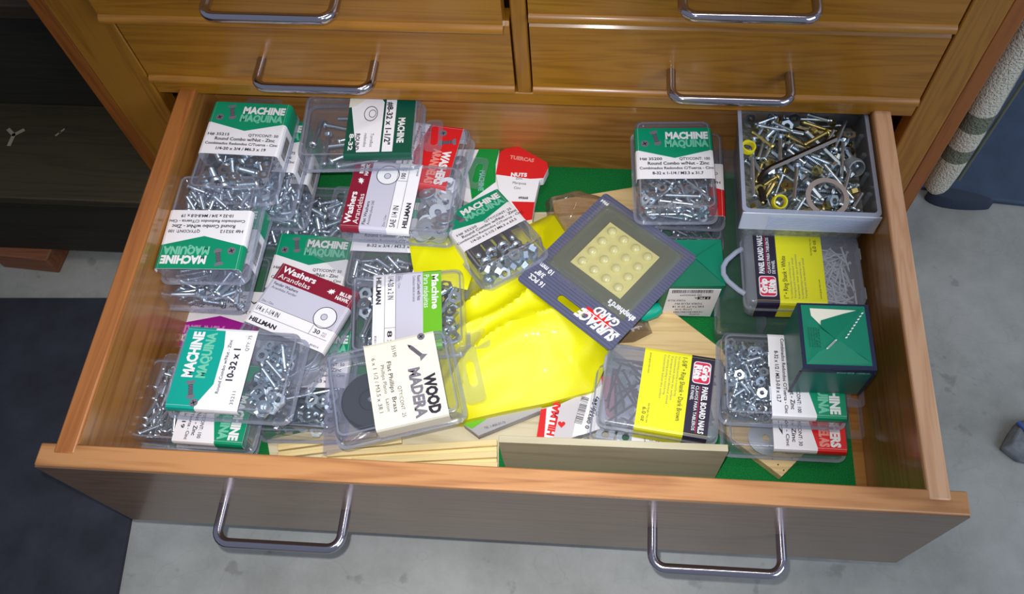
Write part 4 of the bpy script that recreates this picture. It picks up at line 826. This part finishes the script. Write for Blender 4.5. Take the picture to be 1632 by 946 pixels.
# ------------------------------------------------------------------ open bin of mixed hardware
H = Pack(); H.x0, H.x1, H.y0, H.y1, H.zt, H.zb = 0.5485, 0.6685, 0.262, 0.390, -0.007, -0.0838
t = thing('parts_bin', 'open clear plastic bin heaped with mixed screws and bolts, rear right corner', 'bin', ((H.x0 + H.x1) / 2, (H.y0 + H.y1) / 2, H.zb))
W, L, Hh = H.x1 - H.x0, H.y1 - H.y0, H.zt - H.zb
th = 0.0014; tp = 0.006
def wl(e, z, r=0.004): f = tp * (1 - z / Hh); return lift(rr(W - 2 * e - 2 * f, L - 2 * e - 2 * f, r), z)
mb = MB(); mb.loft([wl(0.0015, 0), wl(0.0015, Hh), wl(0.0015 + th, Hh), wl(0.0015 + th, th)], True, True)
BINW = clear('bin_plastic', (0.93, 0.95, 0.98), 0.10, (215, 225, 235), 0.03, 0.3, 0.15, gz=0.07)
mb.build('bin_wall', BINW, t)
mb = MB(); mb.ringplate(rr(W + .001, L + .001, 0.004), rr(W - 2 * (0.0015 + th), L - 2 * (0.0015 + th), 0.0035), Hh - 0.0012, Hh + 0.0004); mb.build('rim', FROSTW, t)
mb = MB(); mb.box(-W / 2 - 0.0003, W / 2 + 0.0008, -L / 2 - 0.002, -L / 2 - 0.0003, Hh - 0.026, Hh); 
LIPM = clear('lip_plastic', (0.88, 0.92, 0.99), 0.6, (232, 238, 255), 0.05, 0.3, 0.2); mb.build('front_lip', LIPM, t, 0.0008)
mb = MB()
for i in range(9): mb.box(-W / 2 + 0.024, W / 2 - 0.006, -L / 2 - 0.0026, -L / 2 - 0.0020, Hh - 0.0225 + i * 0.0022, Hh - 0.0219 + i * 0.0022)
mb.build('lip_ribs', FROSTW, t)
for i in range(4):
    mb = MB(); y = -L / 2 + 0.026 + i * 0.022; mb.tube([(W / 2 - 0.0125, y, 0.012), (W / 2 - 0.0075, y + 0.001, 0.050), (W / 2 - 0.0055, y + 0.0015, Hh - 0.006)], 0.0024, 8); mb.build('wall_rib', BINW, t)
K = Pack(); K.M = Matrix.Translation(((H.x0 + H.x1) / 2, (H.y0 + H.y1) / 2, H.zb)); K.h = Hh; K.w, K.l = W, L
reg = (-W / 2 + 0.0075, W / 2 - 0.0085, -L / 2 + 0.0065, L / 2 - 0.0065)
def mk(f, nm): f[0].name = nm; return f
mixed = [(screw_mesh(0.05, 0.0056, 'hex'), 'hex_bolt', 'long zinc hex bolt'), (screw_mesh(0.04, 0.0042, 'pan'), 'machine_screw', 'zinc pan head screw'), (screw_mesh(0.032, 0.004, 'flat', True, BRASS), 'wood_screw', 'yellow gold wood screw'),
         (screw_mesh(0.045, 0.0035, 'flat'), 'wood_screw', 'thin silver wood screw'), (NUT11, 'hex_nut', 'zinc hex nut'), (screw_mesh(0.024, 0.005, 'hex'), 'hex_bolt', 'short stubby hex bolt'), (WASH, 'washer', 'zinc flat washer'),
         (screw_mesh(0.026, 0.0038, 'pan', True, BRASS), 'wood_screw', 'short gold screw'), (screw_mesh(0.036, 0.006, 'pan', True, ZINCD), 'machine_screw', 'dark grey thick screw'), (screw_mesh(0.062, 0.0050, 'hex', True, ZINC), 'hex_bolt', 'extra long zinc bolt'), (nut_mesh(0.009, BRASS), 'hex_nut', 'brass hex nut'), (screw_mesh(0.02, 0.0035, 'pan', True, ZINC), 'machine_screw', 'small zinc screw'), (screw_mesh(0.055, 0.0058, 'hex', True, mat('yellow_zinc', (150, 140, 110), 0.4, 1.0)), 'hex_bolt', 'long dull bronze bolt')]
mixed = [(a, b_, c_ + ' among the mixed hardware in the rear right bin') for a, b_, c_ in mixed]
# filler below what the photo shows: a shallow false bed of older pieces reaches up to mid height
mb = MB(); mb.loft([lift(rr(W - 0.018, L - 0.018, 0.004), 0.0018), lift(rr(W - 0.010, L - 0.010, 0.004), 0.048)]); bed = mb.build('old_hardware', mat('old_hardware', (150, 152, 146), 0.45, 0.4, noise_amt=0.5, nscale=180, bump=1.0, bscale=220), None)
bed.location = K.M.translation; tag(bed, 'tangled layer of old small hardware deep in the rear right bin', 'hardware', None); bed['kind'] = 'stuff'
bin_groups = {}
def drop_mixed(n, seed):
    rnd = random.Random(seed); P = np.zeros((0, 4)); x0, x1, y0, y1 = reg
    for i in range(n):
        (me, sm), name, lab = mixed[rnd.choice((0, 1, 1, 1, 2, 3, 3, 4, 5, 5, 7, 8, 9, 11, 11, 11, 0, 8, 3, 1, 5, 11, 3, 9, 10, 2, 0, 9, 12, 12, 7))]; best = None
        for _ in range(10):
            R = Matrix.Rotation(rnd.uniform(0, 2 * PI), 4, 'Z') @ Matrix.Rotation(math.radians(rnd.uniform(-22, 22)), 4, 'Y') @ Matrix.Rotation(rnd.uniform(0, 2 * PI) if sm[-1][1] > 0.002 else rnd.uniform(-.5, .5), 4, 'X')
            S = np.array([tuple(R @ Vector(c)) + (r,) for c, r in sm]); lo = (S[:, :2] - S[:, 3:4]).min(0); hi = (S[:, :2] + S[:, 3:4]).max(0)
            ox = rnd.uniform(x0 - lo[0], x1 - hi[0]); oy = rnd.uniform(y0 - lo[1], y1 - hi[1]); z = (0.0485 + S[:, 3] - S[:, 2]).max()
            if len(P):
                dx = S[:, None, 0] + ox - P[None, :, 0]; dy = S[:, None, 1] + oy - P[None, :, 1]; rs = S[:, None, 3] + P[None, :, 3]; d2 = rs ** 2 - dx ** 2 - dy ** 2; ok = d2 > 0
                if ok.any(): z = max(z, (P[None, :, 2] + np.sqrt(np.where(ok, d2, 0)) - S[:, None, 2])[ok].max())
            if z + (S[:, 2] + S[:, 3]).max() > Hh - 0.0035: continue
            if best is None or z < best[0]: best = (z, ox, oy, R, S)
        if best is None: continue
        z, ox, oy, R, S = best; S = S.copy(); S[:, 0] += ox; S[:, 1] += oy; S[:, 2] += z; P = np.vstack([P, S])
        o = bpy.data.objects.new(name, me); COL.objects.link(o); o.matrix_world = K.M @ Matrix.Translation((ox, oy, z)) @ R
        tag(o, lab, 'bolt' if 'bolt' in name else 'nut' if 'nut' in name else 'washer' if 'washer' in name else 'screw', lab.split(' among')[0] + 's in the rear right bin')
    return P
PB = drop_mixed(420, 5)
ztop = H.zt - 0.006
hexk = MB(); A = at(1332, 222, ztop); Bp = at(1228, 268, ztop); C_ = at(1212, 283, ztop); D_ = at(1213, 300, ztop); E_ = at(1218, 322, ztop)
hexk.tube([A, A.lerp(Bp, .5), Bp, Bp.lerp(C_, .6) + Vector((-.001, .001, 0)), C_, D_, E_], 0.0031, 6); tag(hexk.build('hex_key', BLACKOX), 'large bent black hex key lying across the top of the rear right bin', 'hex key')
cc = at(1318, 315, ztop + 0.001); mb = MB(); n = 40; a0, a1 = -2.2 + PI / 2 + 0.12, 2.2 + PI / 2 + 1.0
inn, outr = 0.0150, 0.0195
vs = []; angs = [math.radians(-60) + (math.radians(300)) * i / n for i in range(n + 1)]
for z in (0, 0.0014):
    for r in (inn, outr): vs += [(r * math.cos(a), r * math.sin(a), z) for a in angs]
m_ = n + 1; fs = []
for i in range(n): fs += [(i + 1, i, m_ + i, m_ + i + 1), (2 * m_ + i, 2 * m_ + i + 1, 3 * m_ + i + 1, 3 * m_ + i), (i, i + 1, 2 * m_ + i + 1, 2 * m_ + i), (m_ + i + 1, m_ + i, 3 * m_ + i, 3 * m_ + i + 1)]
fs += [(0, 2 * m_, 3 * m_, m_), (n, m_ + n, 3 * m_ + n, 2 * m_ + n)]
mb.add(vs, fs); o = mb.build('snap_ring', STEEL, None, 0, True); o.location = cc; o.rotation_euler = (0.12, 0.05, 0); tag(o, 'large flat grey snap ring near the front of the rear right bin', 'ring')
YP = mat('yellow_tape', (226, 214, 30), 0.4)
for i, (px_, py_, rx, lab) in enumerate(((1191, 237, 0.1, 'yellow tape ring standing at the left wall of the rear right bin'), (1241, 322, 0.5, 'yellow tape ring by the front lip of the rear right bin'))):
    mb = MB()
    for q in range(4): mb.tube([(0.0058 * math.cos(2 * PI * s_ / 20), 0.0058 * math.sin(2 * PI * s_ / 20), q * 0.0016 + 0.0004 * math.sin(s_)) for s_ in range(21)], 0.0010, 6)
    o = mb.build('tape_ring', YP); o.location = at(px_, py_, ztop - 0.002); o.rotation_euler = (rx, 0.15, 0); tag(o, lab, 'ring')
mb = MB(); mb.lathe([(0.0075, 0), (0.0085, 0.010), (0.0078, 0.0135), (0.0066, 0.0135), (0.0065, 0.003), (0.001, 0.003)], 20); o = mb.build('plastic_bushing', clear('bushing', (0.8, 0.84, 0.86), 0.35, (200, 206, 214), 0.05, 0.5, 0.2)); o.location = at(1356, 262, ztop - 0.008); o.rotation_euler = (0.9, 0.3, 0); tag(o, 'translucent ribbed plastic bushing at the right side of the rear right bin', 'bushing')

# clear organiser under the bin
t = thing('organiser_case', 'wide clear organiser case on the felt under the bin and the white nail box', 'organiser', ((0.5365 + 0.668) / 2, 0.2915, FELT))
w, l, h = 0.131, 0.203, 0.0445
mb = MB(); mb.loft([lift(rr(w - .004, l - .004, .006), 0.0), lift(rr(w, l, .006), 0.004), lift(rr(w, l, .006), h - 0.003), lift(rr(w - .003, l - .003, .005), h - 0.0003)]); mb.build('case_body', CLEAR, t)
mb = MB(); mb.ringplate(rr(w + .0015, l + .003, .006), rr(w - .0005, l - .0005, .006), h * 0.55, h * 0.55 + .0012); mb.build('rim', CLEAR, t)
for x in (-w / 6, w / 6): mb = MB(); mb.box(x - .0006, x + .0006, -l / 2 + .003, l / 2 - .003, .002, h - .004); mb.build('divider', CLEAR, t)
kk = Pack(); kk.M = Matrix.Translation(t.location); kk.h = h


# ------------------------------------------------------------------ loose wood on the felt
def board(name, label, pix, zt, thick, m):
    mb = MB(); c = sum((at(x, y, zt) for x, y in pix), Vector()) / len(pix)
    mb.prism([((at(x, y, zt) - c).x, (at(x, y, zt) - c).y) for x, y in pix], -thick, 0)
    o = mb.build(name, m, None, 0.0006); o.location = c; tag(o, label, 'board'); return o, c
bd, bc = board('pine_board', 'wide pale board lying diagonally on the felt, drilled corner at the front right', [(1246, 759), (1319, 684), (1010, 449), (937, 526)][::-1], -0.1185, 0.011, PALE)
mb = MB()
for i in range(4):
    for j in range(2): p = at(1222 + i * 9 + j * 22, 712 + i * 9 - j * 10 + 10, -0.1183) - bc; mb.lathe([(0.0007, 0), (0.0007, 0.0002)], 8, 0, Matrix.Translation(p))
mb.build('drill_holes', INK, bd)
board('pine_board', 'pale board end in the rear behind the bumper pad card', [(880, 319), (1062, 289), (1062, 330), (884, 340)][::-1], -0.1180, 0.0115, PALE)
board('pine_board', 'narrow light board end under the red nuts card in the rear', [(838, 338), (930, 336), (930, 362), (846, 368)][::-1], -0.1240, 0.0055, PALE2)
board('pine_board', 'thin greyish panel under the yellow bag at the front', [(425, 700), (560, 672), (960, 640), (985, 700), (795, 708), (795, 744), (600, 736), (430, 728)][::-1], -0.1278, 0.0022, PALE2)
A = at(794, 704, -0.053); B_ = at(1161, 719, -0.053); u = (B_ - A).normalized(); nrm = Vector((-u.y, u.x, 0)); Lw = (B_ - A).length
mb = MB(); mb.box(0, Lw, 0, 0.006, 0, -0.053 - FELT); o = mb.build('pine_board', wood('grey_poplar', (206, 200, 172), (190, 180, 150), 'X', 0.6, 0.0, 0.6), None, 0.0005); o.location = (A.x, A.y, FELT); o.rotation_euler = (0, 0, math.atan2(u.y, u.x)); tag(o, 'long pale board standing on its edge just behind the drawer front', 'board')
sticks = [((442, 712), (600, 690), -0.122), ((442, 724), (640, 700), -0.122), ((520, 722), (792, 704), -0.1175), ((512, 730), (792, 714), -0.1225), ((560, 734), (792, 723), -0.1175), ((548, 738), (792, 733), -0.1225), ((600, 741), (793, 741), -0.1175)]
for i, (a, b_, z) in enumerate(sticks):
    A = at(a[0], a[1], z); B_ = at(b_[0], b_[1], z); L_ = (B_ - A).length; mb = MB(); mb.box(0, L_, -0.0030, 0.0030, -0.0048, 0)
    o = mb.build('wood_stick', DOWEL, None, 0.0005); o.location = A; o.rotation_euler = (0, 0, math.atan2(B_.y - A.y, B_.x - A.x)); 
    tag(o, ['pale stick reaching furthest left, rear of the two', 'pale stick reaching furthest left, nearest the drawer front of the two', 'pale stick furthest from the drawer front in the right bundle', 'second pale stick from the back in the right bundle', 'middle pale stick of the right bundle', 'second pale stick from the drawer front in the right bundle', 'pale stick nearest the drawer front in the right bundle'][i], 'stick', 'pale wood sticks along the drawer front')

# ------------------------------------------------------------------ yellow bag and films
def soft(pix, zedge, hgt, thick, rings=26, wr=0.003, seed=0.0, z0=None, seg=96, creases=1.0):
    """closed soft sheet or pouch filling an outline, with folds and wrinkles"""
    pts = [at(x, y, zedge) for x, y in pix]; n = len(pts); per = [0]
    for i in range(n): per.append(per[-1] + (pts[(i + 1) % n] - pts[i]).length)
    out = []
    for k_ in range(seg):
        d = per[-1] * k_ / seg
        for i in range(n):
            if per[i] <= d < per[i + 1] + 1e-9: out.append(pts[i].lerp(pts[(i + 1) % n], (d - per[i]) / (per[i + 1] - per[i]))); break
    c = sum(out, Vector()) / seg
    def zz(p, s):
        a = p.x * 0.80 + p.y * 0.6; b2 = -p.x * 0.6 + p.y * 0.80      # folds run mostly one way
        v = Vector((a * 7 + seed, b2 * 26 + seed * 2, seed)); v2 = Vector((p.x * 16 + seed, p.y * 9 - p.x * 10, seed + 4))
        r1 = 1 - abs(noise.noise(v)) * 2.2; r2 = 1 - abs(noise.noise(v2)) * 2.4
        return hgt * (1 - s ** 2.6) + creases * wr * (max(0, r1) ** 2 * 0.9 + max(0, r2) ** 3 * 0.5 + 1.0 * noise.noise(v * 0.6)) * (1 - s ** 8)
    top = []; bot = []
    for k_ in range(rings, 0, -1):
        s = k_ / rings; top.append([(c.x + (p.x - c.x) * s, c.y + (p.y - c.y) * s, zedge + zz(c.lerp(p, s), s)) for p in out])
    mb = MB(); base = [[(x, y, zedge - thick if thick else zedge - 0.0004) for x, y, _ in top[0]]]
    tiny = [(c.x + (p.x - c.x) * 0.005, c.y + (p.y - c.y) * 0.005, zedge + zz(c, 0)) for p in out]
    if thick: mb.loft(base + top + [tiny], True, True)
    else: mb.loft(top + [tiny], False, True)
    return mb, c
YB = mat('yellow_plastic', (232, 228, 4), 0.45, spec=0.35, coat=0.05, bump=0.08, bscale=25)
t = thing('yellow_bag', 'bright yellow crumpled plastic bag filling the middle of the drawer', 'bag')
mb, _ = soft([(652, 384), (700, 380), (740, 382), (800, 372), (850, 354), (886, 338), (900, 364), (960, 395), (1010, 440), (985, 520), (962, 590), (948, 622), (870, 642), (800, 656), (737, 670), (706, 662), (690, 610), (676, 540), (664, 460)], -0.104, 0.023, 0.018, 30, 0.0105, 3.1, seg=150)
mb.build('yellow_sheet', YB, t)
mb, _ = soft([(651, 380), (700, 376), (738, 382), (752, 440), (745, 462), (700, 452), (665, 458), (657, 420)], -0.0672, 0.002, 0, 14, 0.0012, 4.4, seg=70)
mb.build('yellow_flap', YB, t)
mb, _ = soft([(872, 346), (868, 322), (905, 312), (960, 318), (978, 325), (965, 350), (900, 385)], -0.110, 0.018, 0, 16, 0.006, 7.7, seg=60)
mb.build('clear_mouth', clear('brown_film', (0.80, 0.72, 0.66), 0.14, (170, 150, 140), 0.08, 0.6, 0.12, 0.7, 60), t)
mb, _ = soft([(545, 372), (600, 366), (640, 372), (650, 400), (655, 455), (600, 462), (565, 455), (520, 418), (484, 400), (490, 380)], -0.0555, 0.002, 0, 16, 0.002, 5.5, seg=80)
o = mb.build('plastic_film', FILM); tag(o, 'crinkled clear plastic film over the hazy screw pack left of centre', 'plastic film')
mb, _ = soft([(519, 590), (514, 727), (552, 716), (600, 690), (660, 676), (745, 664), (700, 640), (600, 600)], -0.088, 0.004, 0, 14, 0.002, 9.5, seg=80)
o = mb.build('plastic_film', clear('film_violet', (0.82, 0.82, 0.90), 0.22, (176, 176, 206), 0.06, 0.6, 0.12, 0.4, 40)); tag(o, 'greyish clear film hanging below the WOOD MADERA pack over the sticks', 'plastic film')
mb, _ = soft([(985, 500), (1030, 505), (1040, 530), (1010, 545), (960, 548), (965, 520)], -0.108, 0.012, 0, 12, 0.005, 2.2, seg=50)
o = mb.build('plastic_bag', clear('brown_film2', (0.62, 0.56, 0.52), 0.2, (120, 105, 100), 0.08, 0.6, 0.15, 0.7, 70)); tag(o, 'small brownish clear bag between the bumper pad card and the brown nail box', 'bag')

# ------------------------------------------------------------------ loose card packets
def packet(name, label, cat, pix, zt, thick, mats, fields, texts, tilt=(0, 0)):
    c = sum((at(x, y, zt) for x, y in pix), Vector()) / len(pix); t = thing(name, label, cat, (c.x, c.y, zt - thick), (tilt[0], tilt[1], 0))
    loc = lambda q: ((at(q[0], q[1], zt) - c).x, (at(q[0], q[1], zt) - c).y)
    poly = [loc(q) for q in pix]
    if sum(poly[i][0] * poly[(i + 1) % len(poly)][1] - poly[(i + 1) % len(poly)][0] * poly[i][1] for i in range(len(poly))) < 0: poly = poly[::-1]
    mb = MB(); mb.prism(poly, 0, thick); body = mb.build('folded_card', mats[0], t, 0.0008)
    mb = MB()
    for i, (pl, mi) in enumerate(fields):
        p2 = [loc(q) for q in pl]
        if sum(p2[i_][0] * p2[(i_ + 1) % len(p2)][1] - p2[(i_ + 1) % len(p2)][0] * p2[i_][1] for i_ in range(len(p2))) < 0: p2 = p2[::-1]
        mb.add(lift(p2, thick + 0.0002 + i * 0.00005), [tuple(range(len(p2)))], mi)
    mb.build('print', mats, body, smooth=False)
    mb = MB()
    for s_, (qx, qy), h_, wd, mi, rot, al, bold in texts:
        x, y = loc((qx, qy)); put_text(mb, s_, x, y, h_, mi, wd, bold, al, rot, thick + 0.0006)
    if mb.v: mb.build('lettering', [WINK, INK, GHOSTR, GHOST, RED], body, smooth=False)
    return t, loc, body
packet('nut_card', 'red and white TUERCAS NUTS card with clipped corners standing at the rear centre', 'card', [(797, 243), (805, 237), (826, 233), (872, 259), (874, 268), (866, 284), (860, 285), (852, 322), (848, 350), (838, 352), (800, 330), (790, 280)], -0.098, 0.012, [PAPER, RED, PAPER],
    [([(797, 243), (805, 237), (826, 233), (872, 259), (874, 268), (866, 284), (845, 285), (790, 278)], 1), ([(815, 321), (852, 322), (848, 350), (838, 352)], 1)],
    [('TUERCAS', (812, 253), 0.0044, 0.026, 2, -8, 'L', 0.05), ('NUTS', (814, 281), 0.0044, 0.017, 0, 0, 'L', 0.06), ('Zinc', (822, 286), 0.0028, 0.007, 1, 0, 'L', 0), ('Mariposa', (817, 293), 0.0030, 0.014, 1, -3, 'L', 0), ('Cinc', (819, 301), 0.0030, 0.007, 1, -3, 'L', 0), ('490668', (826, 317), 0.0028, 0.010, 1, 0, 'L', 0.03)])
packet('screw_card', 'white and leaf green sideways card behind the flat washer pack at the rear centre', 'card', [(722, 237), (796, 238), (792, 275), (800, 300), (770, 330), (735, 318), (724, 280)], -0.100, 0.012, [PAPER, GREEN2, PAPER],
    [([(764, 237), (796, 238), (790, 262), (790, 290), (752, 318), (746, 275)], 1)],
    [('Round Combo w/Nut', (742, 243), 0.0026, 0.030, 1, -88, 'L', 0), ('MACHINE', (765, 272), 0.0052, 0.026, 3, -88, 'L', 0.05), ('1', (729, 262), 0.0035, 0.002, 1, -88, 'L', 0)])
packet('hardware_packet', 'grey card packet with a lime green corner under the front of the yellow bag', 'card', [(738, 676), (762, 694), (866, 652), (858, 640), (800, 640)], -0.112, 0.010, [mat('grey_card', (178, 176, 184), 0.5), LIME, mat('grey_card2', (178, 176, 184), 0.5)],
    [([(738, 676), (752, 683), (775, 668), (768, 658)], 1)], [('TEL 1-800-57-72', (772, 684), 0.0022, 0.020, 1, 20, 'L', 0)])
t, loc, body = packet('hardware_packet', 'white HILLMAN-style bag with red stripe, barcode and red heart behind the standing board'.replace('HILLMAN-style ', ''), 'bag', [(855, 697), (862, 650), (892, 643), (940, 622), (958, 600), (985, 600), (975, 672), (930, 690), (905, 700)], -0.109, 0.012, [mat('foil_white', (214, 210, 220), 0.35, coat=0.3), RED, PAPER],
    [([(855, 697), (862, 652), (871, 650), (867, 697)], 1), ([(868, 697), (872, 650), (890, 644), (882, 697)], 2), ([(912, 696), (924, 640), (960, 612), (966, 680), (930, 692)], 2), ([(958, 600), (985, 600), (975, 672), (966, 660)], 1)],
    [('HILLMAN', (882, 695), 0.0062, 0.036, 4, 82, 'L', 0.06), ('0 08236 58', (938, 684), 0.0036, 0.030, 1, 77, 'L', 0.03), ('1101627', (946, 664), 0.0036, 0.020, 1, 74, 'L', 0.03)])
mb = MB(); x, y = loc((922, 676)); barcode(mb, 0, 0.026, 0, 0.007, 0.0126, 0, random.Random(9), False, Matrix.Translation((x + .003, y, 0)) @ Matrix.Rotation(math.radians(78), 4, 'Z'))
x, y = loc((895, 676)); hp = [(0.0034 * math.sin(a) ** 3 * 1.0, 0.0031 * (13 * math.cos(a) - 5 * math.cos(2 * a) - 2 * math.cos(3 * a) - math.cos(4 * a)) / 14) for a in [2 * PI * i / 30 for i in range(30)]]
mb.add([(x + a, y + b_, 0.0126) for a, b_ in hp], [tuple(range(30))], 1); mb.build('barcode_and_heart', [INK, RED], body, smooth=False)
